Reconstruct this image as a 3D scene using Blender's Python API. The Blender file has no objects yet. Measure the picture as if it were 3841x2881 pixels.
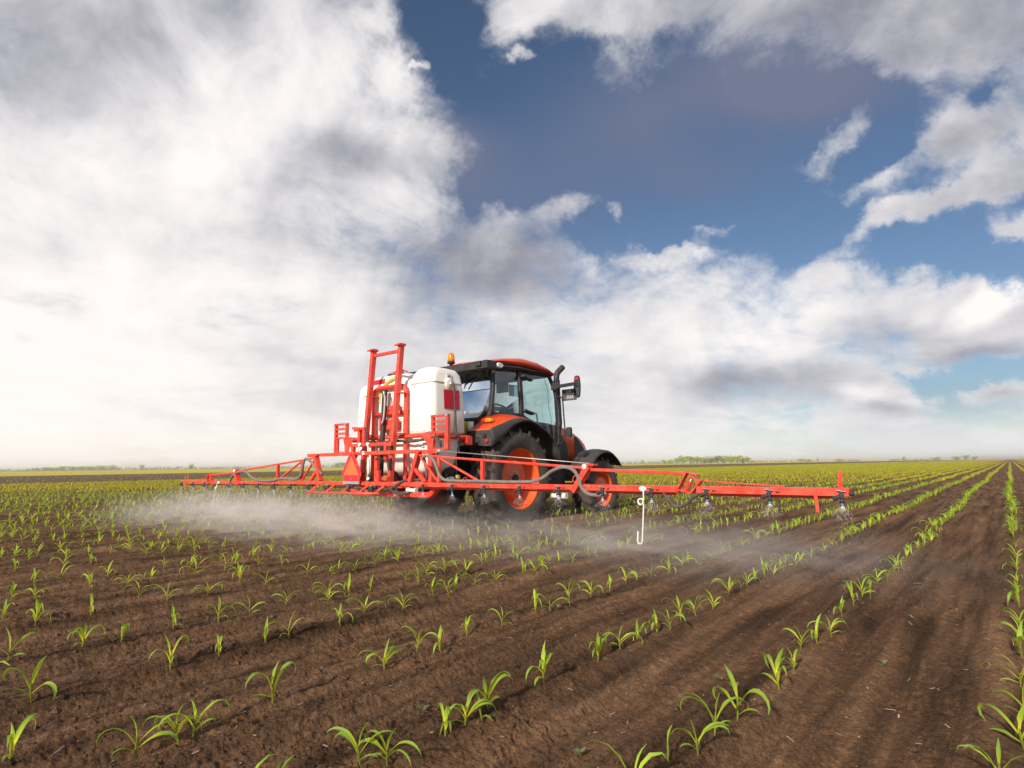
import bpy, bmesh, math, random
import numpy as np
from mathutils import Vector, Matrix
random.seed(7)
rng = np.random.default_rng(11)
S = bpy.context.scene
COL = S.collection
R = math.radians
PI = math.pi

# ---------------------------------------------------------------- camera
# +Y is the driving direction and the direction of the crop rows, X points right, the boom lies on Y=0
CAM = Vector((6.709, -4.892, 0.857))
F_ = Vector((-0.63371611, 0.7616209, 0.13541602)); R_ = Vector((0.76763183, 0.64078553, -0.01163075)); U_ = Vector((0.09563085, -0.09657905, 0.99072056))
cd = bpy.data.cameras.new('camera'); cam = bpy.data.objects.new('camera', cd); COL.objects.link(cam)
cd.sensor_width = 36; cd.lens = 20.804; cd.clip_start = 0.05; cd.clip_end = 20000
M3 = Matrix((R_, U_, -F_)).transposed()
cam.matrix_world = Matrix.Translation(CAM) @ M3.to_4x4()
S.camera = cam
# ---------------------------------------------------------------- exposure
S.view_settings.view_transform = 'Standard'; S.view_settings.look = 'None'
S.view_settings.exposure = 0.12; S.view_settings.gamma = 1.0; S.view_settings.use_curve_mapping = False
S.cycles.max_bounces = 8; S.cycles.transparent_max_bounces = 24; S.cycles.volume_bounces = 3
S.cycles.use_denoising = True
S.cycles.volume_step_rate = 1.0; S.cycles.volume_max_steps = 128
# ---------------------------------------------------------------- sun
SUN_AZ, SUN_EL = R(170.0), R(27.0)          # azimuth measured clockwise from +Y (negative: to the left)
sd = bpy.data.lights.new('sun', 'SUN'); sun = bpy.data.objects.new('sun', sd); COL.objects.link(sun)
sd.energy = 4.5; sd.angle = R(3.0); sd.color = (1.0, 0.88, 0.74)
sdir = Vector((math.sin(SUN_AZ)*math.cos(SUN_EL), math.cos(SUN_AZ)*math.cos(SUN_EL), math.sin(SUN_EL)))
sun.rotation_euler = sdir.to_track_quat('Z', 'Y').to_euler()

# ---------------------------------------------------------------- world: Nishita sky behind a procedural cloud deck
# each blob: azimuth, elevation (degrees), half width, half height (degrees), tilt (degrees), weight
COVER = [
    (-0.4, 9.8, 3.5, 2.1, 4, 0.80),
    (-53.3, 5.5, 48.0, 4.8, 1, 0.90),
    (-40.4, 20.6, 7.4, 4.2, -0, 1.00),
    (-72.7, 36.2, 12.9, 5.8, 20, 1.00),
    (-66.2, 24.2, 15.2, 9.2, 11, 0.70),
    (-73.1, 19.2, 30.2, 24.8, 11, 0.50),
    (-49.0, 11.3, 39.8, 8.8, 1, 0.35),
    (-22.3, 10.6, 23.8, 5.1, -4, 0.60),
    (-78.6, 11.1, 14.4, 17.4, 8, 0.50),
    (-46.5, 37.7, 4.2, 5.0, 21, -1.19),
    (-38.3, 30.3, 7.0, 4.2, -11, -0.94),
    (-30.1, 32.5, 13.1, 6.1, -6, -1.02),
    (-16.3, 27.9, 11.8, 6.1, -12, -1.10),
    (-32.7, 27.3, 13.7, 2.8, -4, -0.70),
    (-19.6, 21.4, 14.1, 3.6, -8, -1.61),
    (-5.1, 24.3, 4.8, 3.9, 19, -0.70),
    (-1.9, 15.9, 6.2, 2.1, -13, -1.27),
    (-11.9, 19.6, 5.6, 2.7, -11, -0.80),
    (-26.1, 21.5, 7.0, 2.3, -6, -1.02),
    (2.1, 13.1, 3.0, 2.0, -12, -0.70),
    (-1.7, 5.9, 6.6, 1.6, -5, -1.36),
    (1.4, 14.6, 3.9, 2.0, -13, -0.60),
    (-44.1, 26.3, 2.5, 1.6, 1, -0.40),
    (-7.3, 30.0, 6.2, 2.6, -18, -0.70),
    (-40.1, 38.8, 3.4, 2.0, 17, 0.75),
    (-32.2, 40.5, 9.3, 1.9, -6, 0.82),
    (-14.2, 37.7, 13.8, 2.4, -17, 1.09),
    (0.5, 31.8, 6.6, 3.1, -25, 1.09),
    (-3.8, 30.3, 3.6, 1.6, -48, 0.80),
    (2.7, 26.1, 1.4, 1.3, 37, -0.90),
    (0.2, 24.5, 4.2, 1.6, 7, 1.36),
    (-6.3, 22.7, 3.8, 1.2, 14, 1.09),
    (-7.6, 19.5, 3.4, 1.3, 23, 1.29),
    (-2.9, 20.4, 5.1, 1.3, -4, 1.50),
    (2.1, 20.8, 2.9, 1.8, 21, 1.22),
    (1.6, 17.0, 2.0, 1.3, -2, 1.29),
    (-9.8, 26.4, 3.1, 1.3, 25, 0.82),
    (-20.5, 20.7, 5.0, 1.1, 1, 1.77),
    (-23.2, 18.8, 6.4, 1.1, 4, 1.09),
    (-28.5, 23.0, 1.3, 2.0, -5, 1.36),
    (-26.0, 22.7, 1.3, 1.1, -6, 1.16),
    (-37.3, 32.2, 2.4, 0.9, -2, 0.75),
    (-38.6, 36.5, 1.0, 0.7, 16, 1.02),
    (-33.9, 25.0, 3.4, 2.4, -3, 1.09),
    (-10.3, 16.8, 3.7, 1.9, 13, 1.09),
    (-51.7, 35.6, 1.5, 3.1, 6, 0.60),
    (-49.4, 36.5, 0.6, 0.5, 5, 0.90),
    (-54.1, 39.3, 2.2, 0.9, 9, 0.60),
    (-0.4, 10.2, 4.0, 2.6, 4, 1.56),
    (-4.3, 12.9, 6.0, 3.3, -10, 0.75),
    (-8.4, 5.5, 3.6, 1.5, -4, 1.36),
    (0.4, 5.0, 2.6, 1.0, -5, 1.29),
    (-4.9, 1.8, 8.8, 1.5, -2, 1.00),
    (-46.4, 30.2, 4.5, 2.3, 12, 0.80),
]
SHADE = [
    (0.2, 11.1, 2.9, 1.5, 16, 0.20),
    (-70.3, 28.7, 9.9, 8.4, 15, 0.14),
    (-9.8, 26.4, 3.3, 1.7, -15, -0.25),
    (-33.9, 25.0, 3.8, 2.4, -3, -0.15),
    (-74.0, 9.8, 22.7, 11.1, 6, 0.14),
    (-76.7, 4.1, 18.0, 12.6, 2, 0.22),
    (-62.6, 31.0, 8.8, 7.1, 39, 0.18),
    (-69.9, 24.2, 3.0, 1.6, 13, 0.25),
    (-80.5, 32.3, 11.3, 4.8, 24, -0.19),
    (-75.8, 29.3, 4.7, 4.1, 19, -0.16),
    (-41.8, 19.7, 11.4, 4.9, -5, -0.50),
    (-44.5, 16.2, 6.2, 2.6, 1, -0.24),
    (-53.8, 28.0, 6.8, 2.2, 1, -0.34),
    (-73.0, 32.3, 2.4, 5.4, 45, -0.18),
    (-16.9, 7.1, 7.9, 2.2, -4, -0.46),
    (-14.2, 12.8, 10.1, 4.4, -7, 0.20),
    (-6.9, 33.8, 22.4, 6.9, -20, -0.42),
    (0.2, 24.2, 4.2, 1.8, 5, -0.25),
    (0.3, 11.8, 3.0, 1.5, 21, 0.50),
    (-0.7, 7.7, 4.6, 0.9, -7, -0.36),
    (-31.3, 20.0, 2.5, 2.6, 26, 0.25),
    (-63.2, 10.1, 11.5, 1.0, -2, -0.14),
    (-56.7, 6.8, 11.6, 3.0, 1, -0.16),
    (-20.5, 20.7, 4.3, 1.0, 1, 0.20),
    (-9.1, 5.6, 2.3, 1.0, -4, 0.25),
    (-8.0, 10.3, 5.2, 1.9, -7, -0.20),
    (-32.8, 25.3, 2.5, 2.0, -4, 0.00),
    (-52.6, 35.9, 1.9, 4.0, 24, 0.14),
    (-24.4, 11.2, 10.3, 2.6, -4, 0.14),
    (-78.9, 14.5, 11.4, 12.0, 11, 0.15),
    (-0.3, 19.5, 6.8, 3.0, -16, -0.10),
    (-7.9, 4.0, 3.8, 0.8, -3, -0.24),
    (0.7, 4.5, 1.6, 0.9, -5, -0.20),
    (-26.9, 3.1, 16.7, 1.3, -1, 0.08),
]
VEIL = [
    (-46.4, 29.0, 6.6, 4.2, 3, 0.90),
    (-21.0, 32.4, 15.0, 6.1, -1, 0.95),
    (-39.8, 24.3, 10.7, 4.9, -1, 0.50),
    (-30.3, 28.7, 14.2, 4.6, -5, 0.45),
    (-10.8, 31.0, 10.8, 4.0, -17, 0.80),
    (-46.9, 30.5, 4.9, 2.3, 3, 0.90),
    (-1.7, 5.0, 10.8, 3.5, -5, 0.25),
    (-21.5, 25.0, 11.4, 2.4, 1, 0.35),
]
W = bpy.data.worlds.new('World'); S.world = W; W.use_nodes = True
nt = W.node_tree; nt.nodes.clear()
def wn(t, **k):
    n = nt.nodes.new(t)
    for a, v in k.items(): setattr(n, a, v)
    return n
def wl(a, b): nt.links.new(a, b)
def wmath(op, a, b=None, c=None, clamp=False):
    n = wn('ShaderNodeMath', operation=op); n.use_clamp = clamp
    for i, v in enumerate((a, b, c)):
        if v is None: continue
        if isinstance(v, (int, float)): n.inputs[i].default_value = v
        else: wl(v, n.inputs[i])
    return n.outputs[0]
def wvm(op, a, b=None, scale=None):
    n = wn('ShaderNodeVectorMath', operation=op)
    for i, v in enumerate((a, b)):
        if v is None: continue
        if isinstance(v, (tuple, list)): n.inputs[i].default_value = v
        else: wl(v, n.inputs[i])
    if scale is not None:
        if isinstance(scale, (int, float)): n.inputs['Scale'].default_value = scale
        else: wl(scale, n.inputs['Scale'])
    return n
def wnoise(vec, scale, detail=6, rough=.55, dist=0.0, col=False):
    n = wn('ShaderNodeTexNoise'); n.inputs['Scale'].default_value = scale; n.inputs['Detail'].default_value = detail
    n.inputs['Roughness'].default_value = rough; n.inputs['Distortion'].default_value = dist
    wl(vec, n.inputs['Vector']); return n.outputs['Color'] if col else n.outputs[0]
def wramp(v, a, b, smooth=True, lo=0., hi=1.):
    n = wn('ShaderNodeMapRange'); n.interpolation_type = 'SMOOTHSTEP' if smooth else 'LINEAR'
    n.inputs['From Min'].default_value = a; n.inputs['From Max'].default_value = b
    n.inputs['To Min'].default_value = lo; n.inputs['To Max'].default_value = hi
    wl(v, n.inputs[0]); return n.outputs[0]
tc = wn('ShaderNodeTexCoord'); D = tc.outputs['Generated']
sep = wn('ShaderNodeSeparateXYZ'); wl(D, sep.inputs[0])
# cloud deck seen in perspective: direction divided by its height
zz = wmath('ADD', wmath('MAXIMUM', sep.outputs[2], 0.0), 0.16)
comb = wn('ShaderNodeCombineXYZ')
wl(wmath('DIVIDE', sep.outputs[0], zz), comb.inputs[0]); wl(wmath('DIVIDE', sep.outputs[1], zz), comb.inputs[1])
P = comb.outputs[0]
# warp of the blob field
wc = wnoise(D, 5.0, 5, .6, 0, True)
warp = wvm('SCALE', wvm('SUBTRACT', wc, (.5, .5, .5)).outputs[0], None, 0.13).outputs[0]
wc2 = wnoise(D, 17.0, 6, .65, 0, True)
warp2 = wvm('SCALE', wvm('SUBTRACT', wc2, (.5, .5, .5)).outputs[0], None, 0.065).outputs[0]
DW = wvm('ADD', wvm('ADD', D, warp).outputs[0], warp2).outputs[0]
DS = wvm('ADD', D, wvm('SCALE', warp, None, 0.6).outputs[0]).outputs[0]
def blobs(table, vec, start):
    acc = start
    for az, el, w, h, tilt, wt in table:
        a, e = R(az), R(el)
        c = Vector((math.sin(a)*math.cos(e), math.cos(a)*math.cos(e), math.sin(e)))
        right = Vector((math.cos(a), -math.sin(a), 0)); up = right.cross(c)
        t = R(tilt)
        ax = right*math.cos(t) + up*math.sin(t); ay = -right*math.sin(t) + up*math.cos(t)
        m = wn('ShaderNodeMapping', vector_type='TEXTURE')
        m.inputs['Location'].default_value = c
        m.inputs['Rotation'].default_value = Matrix((ax, ay, ax.cross(ay))).transposed().to_euler()
        m.inputs['Scale'].default_value = (R(w)*1.35, R(h)*1.35, 0.6)
        wl(vec, m.inputs['Vector'])
        ln = wvm('LENGTH', m.outputs[0]).outputs['Value']
        s = wramp(ln, 1.0, 0.0, True, 0.0, wt)
        acc = s if acc is None else wmath('ADD', acc, s)
    return acc
cover = blobs(COVER, DW, None)
shade = blobs(SHADE, DS, None)
veil = blobs(VEIL, DS, None)
n1 = wnoise(P, 1.15, 10, .62, .35)
n2 = wnoise(D, 7.0, 10, .66, .35)
stm = wn('ShaderNodeMapping'); stm.inputs['Rotation'].default_value = (0, 0, R(28)); stm.inputs['Scale'].default_value = (3.2, .9, 1); wl(P, stm.inputs['Vector'])
n3 = wnoise(stm.outputs[0], 1.3, 9, .62, .7)            # long streaks
nn = wmath('ADD', wmath('ADD', wmath('MULTIPLY', wmath('SUBTRACT', n1, .5), 1.1), wmath('MULTIPLY', wmath('SUBTRACT', n2, .5), 1.0)), wmath('MULTIPLY', wmath('SUBTRACT', n3, .5), 0.6))
covn = wmath('ADD', wmath('ADD', cover, 0.60), wmath('MULTIPLY', nn, 2.6))
alpha = wramp(covn, 0.0, 1.45)
# relief: the same noise a little towards the light side
n2b = wnoise(wvm('ADD', D, (-0.045, -0.01, 0.05)).outputs[0], 7.0, 8, .60, .35)
n2c = wnoise(D, 7.0, 8, .60, .35)
n1b = wnoise(wvm('ADD', P, (-0.15, -0.03, 0.0)).outputs[0], 1.15, 8, .58, .35)
n1c = wnoise(P, 1.15, 8, .58, .35)
rel = wmath('ADD', wmath('MULTIPLY', wmath('SUBTRACT', n2c, n2b), 0.75), wmath('MULTIPLY', wmath('SUBTRACT', n1c, n1b), 1.0))
rel = wmath('ADD', rel, wmath('MULTIPLY', wmath('SUBTRACT', n3, .5), .13))
soft = wmath('MULTIPLY', wmath('SUBTRACT', wnoise(DS, 3.0, 4, .5), .5), 0.35)
rel = wmath('MULTIPLY', rel, wramp(sep.outputs[2], 0.0, 0.55, True, 0.6, 1.1))
edge = wramp(covn, 1.5, .55, True, -.03, .10)            # thin edges are brighter than thick cores
bright = wmath('ADD', wmath('ADD', wmath('ADD', wmath('ADD', shade, 0.64), rel), soft), edge)
cr = wn('ShaderNodeValToRGB'); wl(bright, cr.inputs[0])
cr.color_ramp.interpolation = 'B_SPLINE'
els = cr.color_ramp.elements
els[0].position = 0.0; els[0].color = (.20, .21, .27, 1)
els[1].position = 1.0; els[1].color = (1.0, .95, .925, 1)
for p, c in ((.25, (.33, .33, .385, 1)), (.5, (.55, .545, .585, 1)), (.75, (.83, .805, .81, 1))):
    e = els.new(p); e.color = c
sky = wn('ShaderNodeTexSky', sky_type='NISHITA'); sky.sun_disc = False
sky.sun_elevation = SUN_EL; sky.sun_rotation = SUN_AZ; sky.air_density = 1.0; sky.dust_density = 0.6; sky.ozone_density = 3.5; sky.altitude = 100
bg_sky = wn('ShaderNodeBackground'); bg_sky.inputs['Strength'].default_value = 0.078
wl(sky.outputs[0], bg_sky.inputs['Color'])
bg_veil = wn('ShaderNodeBackground'); bg_veil.inputs['Color'].default_value = (.155, .18, .275, 1)
bg_cloud = wn('ShaderNodeBackground'); wl(cr.outputs[0], bg_cloud.inputs['Color']); bg_cloud.inputs['Strength'].default_value = 0.98
# thin warm haze bank low over the horizon, tinted warmer on the left
hz = wramp(sep.outputs[2], 0.10, -0.01)
dots = wvm('DOT_PRODUCT', D, tuple(sdir)).outputs['Value']
warmth = wramp(wvm('DOT_PRODUCT', D, (-.99, .1, 0)).outputs['Value'], .2, 1.0)
hc = wn('ShaderNodeMix', data_type='RGBA'); wl(warmth, hc.inputs['Factor'])
hc.inputs['A'].default_value = (.86, .89, .90, 1); hc.inputs['B'].default_value = (1.0, .93, .875, 1)
bg_hz = wn('ShaderNodeBackground'); wl(hc.outputs['Result'], bg_hz.inputs['Color'])
m1 = wn('ShaderNodeMixShader'); wl(wmath('MULTIPLY', veil, wramp(wnoise(P, 1.6, 5, .5, .6), .25, .75, True, .45, 1.15), clamp=True), m1.inputs[0]); wl(bg_sky.outputs[0], m1.inputs[1]); wl(bg_veil.outputs[0], m1.inputs[2])
m2 = wn('ShaderNodeMixShader'); wl(alpha, m2.inputs[0]); wl(m1.outputs[0], m2.inputs[1]); wl(bg_cloud.outputs[0], m2.inputs[2])
m3 = wn('ShaderNodeMixShader'); wl(wmath('MULTIPLY', wmath('ADD', hz, wmath('MULTIPLY', warmth, wramp(sep.outputs[2], 0.42, 0.0, True, 0.0, 0.45)), clamp=True), 0.74), m3.inputs[0]); wl(m2.outputs[0], m3.inputs[1]); wl(bg_hz.outputs[0], m3.inputs[2])
wo = wn('ShaderNodeOutputWorld'); wl(m3.outputs[0], wo.inputs['Surface'])
W.cycles.sampling_method = 'MANUAL'; W.cycles.sample_map_resolution = 512

# ---------------------------------------------------------------- materials
def newmat(name):
    m = bpy.data.materials.new(name); m.use_nodes = True
    return m, m.node_tree, m.node_tree.nodes['Principled BSDF']
def setp(b, **k):
    for a, v in k.items():
        b.inputs[a.replace('_', ' ')].default_value = v
def noise_mix(t, b, c1, c2, scale, detail=5, lo=.35, hi=.65, vec=None, rough=.6):
    n = t.nodes.new('ShaderNodeTexNoise'); n.inputs['Scale'].default_value = scale; n.inputs['Detail'].default_value = detail; n.inputs['Roughness'].default_value = rough
    if vec is None:
        g = t.nodes.new('ShaderNodeTexCoord'); vec = g.outputs['Object']
    t.links.new(vec, n.inputs['Vector'])
    mr = t.nodes.new('ShaderNodeMapRange'); mr.inputs[1].default_value = lo; mr.inputs[2].default_value = hi
    t.links.new(n.outputs[0], mr.inputs[0])
    mx = t.nodes.new('ShaderNodeMix'); mx.data_type = 'RGBA'
    mx.inputs['A'].default_value = (*c1, 1); mx.inputs['B'].default_value = (*c2, 1)
    t.links.new(mr.outputs[0], mx.inputs['Factor'])
    return mx.outputs['Result'], n.outputs[0]
def paint(name, col, dirt=(.16, .10, .07), rough=.32, amount=(.60, .95), metallic=0, coat=0.3, scale=6):
    m, t, b = newmat(name)
    c, n = noise_mix(t, b, col, dirt, scale, 7, *amount)
    t.links.new(c, b.inputs['Base Color'])
    mr = t.nodes.new('ShaderNodeMapRange'); mr.inputs[3].default_value = rough; mr.inputs[4].default_value = min(1, rough+.35)
    mr.inputs[1].default_value = .35; mr.inputs[2].default_value = .75
    t.links.new(n, mr.inputs[0]); t.links.new(mr.outputs[0], b.inputs['Roughness'])
    setp(b, Metallic=metallic, Coat_Weight=coat, Coat_Roughness=.2)
    bp = t.nodes.new('ShaderNodeBump'); bp.inputs['Strength'].default_value = .06; bp.inputs['Distance'].default_value = .004
    t.links.new(n, bp.inputs['Height']); t.links.new(bp.outputs[0], b.inputs['Normal'])
    return m
M = {}
M['red'] = paint('red_paint', (.80, .050, .022), (.50, .15, .10), .36, (.44, .88), scale=11)
M['darkred'] = paint('dark_red_paint', (.52, .022, .016), (.22, .05, .035), .5, (.45, .95), scale=9)
M['orange'] = paint('orange_paint', (.78, .085, .015), (.40, .12, .06), .25, (.60, 1.0), coat=.6, scale=4)
M['rimorange'] = paint('rim_orange_paint', (.82, .11, .012), (.40, .13, .06), .40, (.50, .95), scale=5)
M['black'] = paint('black_plastic', (.028, .028, .032), (.09, .075, .065), .5, (.45, .95), coat=0, scale=7)
M['fender'] = paint('fender_plastic', (.040, .038, .042), (.10, .085, .075), .55, (.40, .95), coat=0, scale=5)
M['dark'] = paint('dark_machinery', (.020, .020, .022), (.06, .048, .04), .6, (.4, .9), coat=0, scale=12)
M['steel'] = paint('zinc_steel', (.62, .62, .63), (.30, .26, .22), .35, (.5, .95), metallic=.7, coat=0, scale=14)
M['white_metal'] = paint('white_metal', (.80, .80, .78), (.45, .38, .32), .4, (.6, 1.0), coat=0, scale=14)
M['hose'] = paint('rubber_hose', (.045, .042, .042), (.17, .13, .11), .55, (.40, .85), coat=0, scale=16)
M['greyhose'] = paint('dusty_hose', (.17, .15, .14), (.30, .25, .21), .6, (.40, .85), coat=0, scale=16)
M['yellowhose'] = paint('yellow_hose', (.62, .47, .10), (.5, .4, .2), .4, (.5, .9), coat=0)
M['yellow'] = paint('yellow_green_cloth', (.45, .50, .02), (.2, .24, .03), .8, (.4, .7), coat=0, scale=8)
M['signorange'] = paint('sign_orange', (.86, .16, .05), (.7, .15, .06), .5, (.6, 1), coat=0)
M['signred'] = paint('sign_red', (.62, .03, .04), (.5, .05, .05), .4, (.6, 1), coat=0)
M['labelred'] = paint('label_red', (.56, .012, .030), (.45, .02, .03), .5, (.6, 1), coat=0)
M['labelwhite'] = paint('label_white', (.8, .8, .8), (.7, .7, .68), .5, (.6, 1), coat=0)
M['ink'] = paint('label_ink', (.03, .04, .10), (.05, .05, .1), .5, (.6, 1), coat=0)
M['blue'] = paint('blue_tip', (.16, .42, .90), (.3, .5, .8), .4, (.6, 1), coat=0)
M['plate'] = paint('plate_back', (.10, .10, .10), (.12, .10, .09), .55, (.5, .9), metallic=.3, coat=0)
M['platetext'] = paint('plate_embossing', (.75, .75, .72), (.3, .28, .26), .5, (.5, .9), metallic=.3, coat=0)
M['seat'] = paint('seat_fabric', (.05, .05, .055), (.08, .08, .08), .85, (.4, .7), coat=0)
M['skin'] = paint('skin', (.50, .30, .21), (.45, .24, .17), .5, (.4, .8), coat=0)
M['shirt'] = paint('shirt', (.20, .22, .26), (.16, .18, .22), .85, (.4, .7), coat=0)
M['hair'] = paint('dark_hair', (.03, .02, .015), (.05, .03, .02), .7, (.4, .7), coat=0)
M['lensred'] = paint('red_lens', (.65, .02, .01), (.5, .02, .01), .1, (.6, 1), coat=1)
M['lensamber'] = paint('amber_lens', (.95, .32, .02), (.8, .25, .02), .08, (.6, 1), coat=1)
M['lampglass'] = paint('lamp_glass', (.75, .75, .74), (.6, .58, .55), .12, (.6, 1), coat=1)
def tank_mat():
    m, t, b = newmat('white_polyethylene')
    c, n = noise_mix(t, b, (.88, .86, .80), (.62, .55, .45), 2.6, 8, .48, 1.0, rough=.7)
    t.links.new(c, b.inputs['Base Color'])
    setp(b, Roughness=.42, Subsurface_Weight=.12, Subsurface_Radius=(.06, .05, .04), Subsurface_Scale=.5)
    return m
M['tank'] = tank_mat()
def beacon_mat():
    m, t, b = newmat('amber_beacon')
    setp(b, Base_Color=(1.0, .36, .01, 1), Roughness=.1, Transmission_Weight=.35, Coat_Weight=.6)
    return m
M['beacon'] = beacon_mat()
def rubber():
    m, t, b = newmat('tyre_rubber')
    c, n = noise_mix(t, b, (.032, .030, .030), (.155, .118, .092), 4.0, 8, .34, .80, rough=.7)
    t.links.new(c, b.inputs['Base Color']); setp(b, Roughness=.85)
    n2 = t.nodes.new('ShaderNodeTexNoise'); n2.inputs['Scale'].default_value = 60; n2.inputs['Detail'].default_value = 4
    g = t.nodes.new('ShaderNodeTexCoord'); t.links.new(g.outputs['Object'], n2.inputs['Vector'])
    bp = t.nodes.new('ShaderNodeBump'); bp.inputs['Strength'].default_value = .35; bp.inputs['Distance'].default_value = .006
    t.links.new(n2.outputs[0], bp.inputs['Height']); t.links.new(bp.outputs[0], b.inputs['Normal'])
    return m
M['rubber'] = rubber()
def glass(name, tint, refl=.10):
    m = bpy.data.materials.new(name); m.use_nodes = True; t = m.node_tree; t.nodes.clear()
    tr = t.nodes.new('ShaderNodeBsdfTransparent'); tr.inputs[0].default_value = (*tint, 1)
    gl = t.nodes.new('ShaderNodeBsdfGlossy'); gl.inputs[0].default_value = (.95, 1, 1, 1); gl.inputs['Roughness'].default_value = .03
    fr = t.nodes.new('ShaderNodeFresnel'); fr.inputs[0].default_value = 1.5
    ad = t.nodes.new('ShaderNodeMath'); ad.operation = 'ADD'; ad.use_clamp = True; ad.inputs[1].default_value = refl
    t.links.new(fr.outputs[0], ad.inputs[0])
    mx = t.nodes.new('ShaderNodeMixShader'); t.links.new(ad.outputs[0], mx.inputs[0]); t.links.new(tr.outputs[0], mx.inputs[1]); t.links.new(gl.outputs[0], mx.inputs[2])
    o = t.nodes.new('ShaderNodeOutputMaterial'); t.links.new(mx.outputs[0], o.inputs[0])
    return m
M['glass_teal'] = glass('teal_glass', (.78, .96, .93), .05)
M['glass_clear'] = glass('clear_glass', (.92, .97, .96), .07)
M['mirror'] = newmat('mirror_glass')[0]; setp(M['mirror'].node_tree.nodes['Principled BSDF'], Metallic=1.0, Roughness=.05, Base_Color=(.5, .55, .55, 1))

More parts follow.
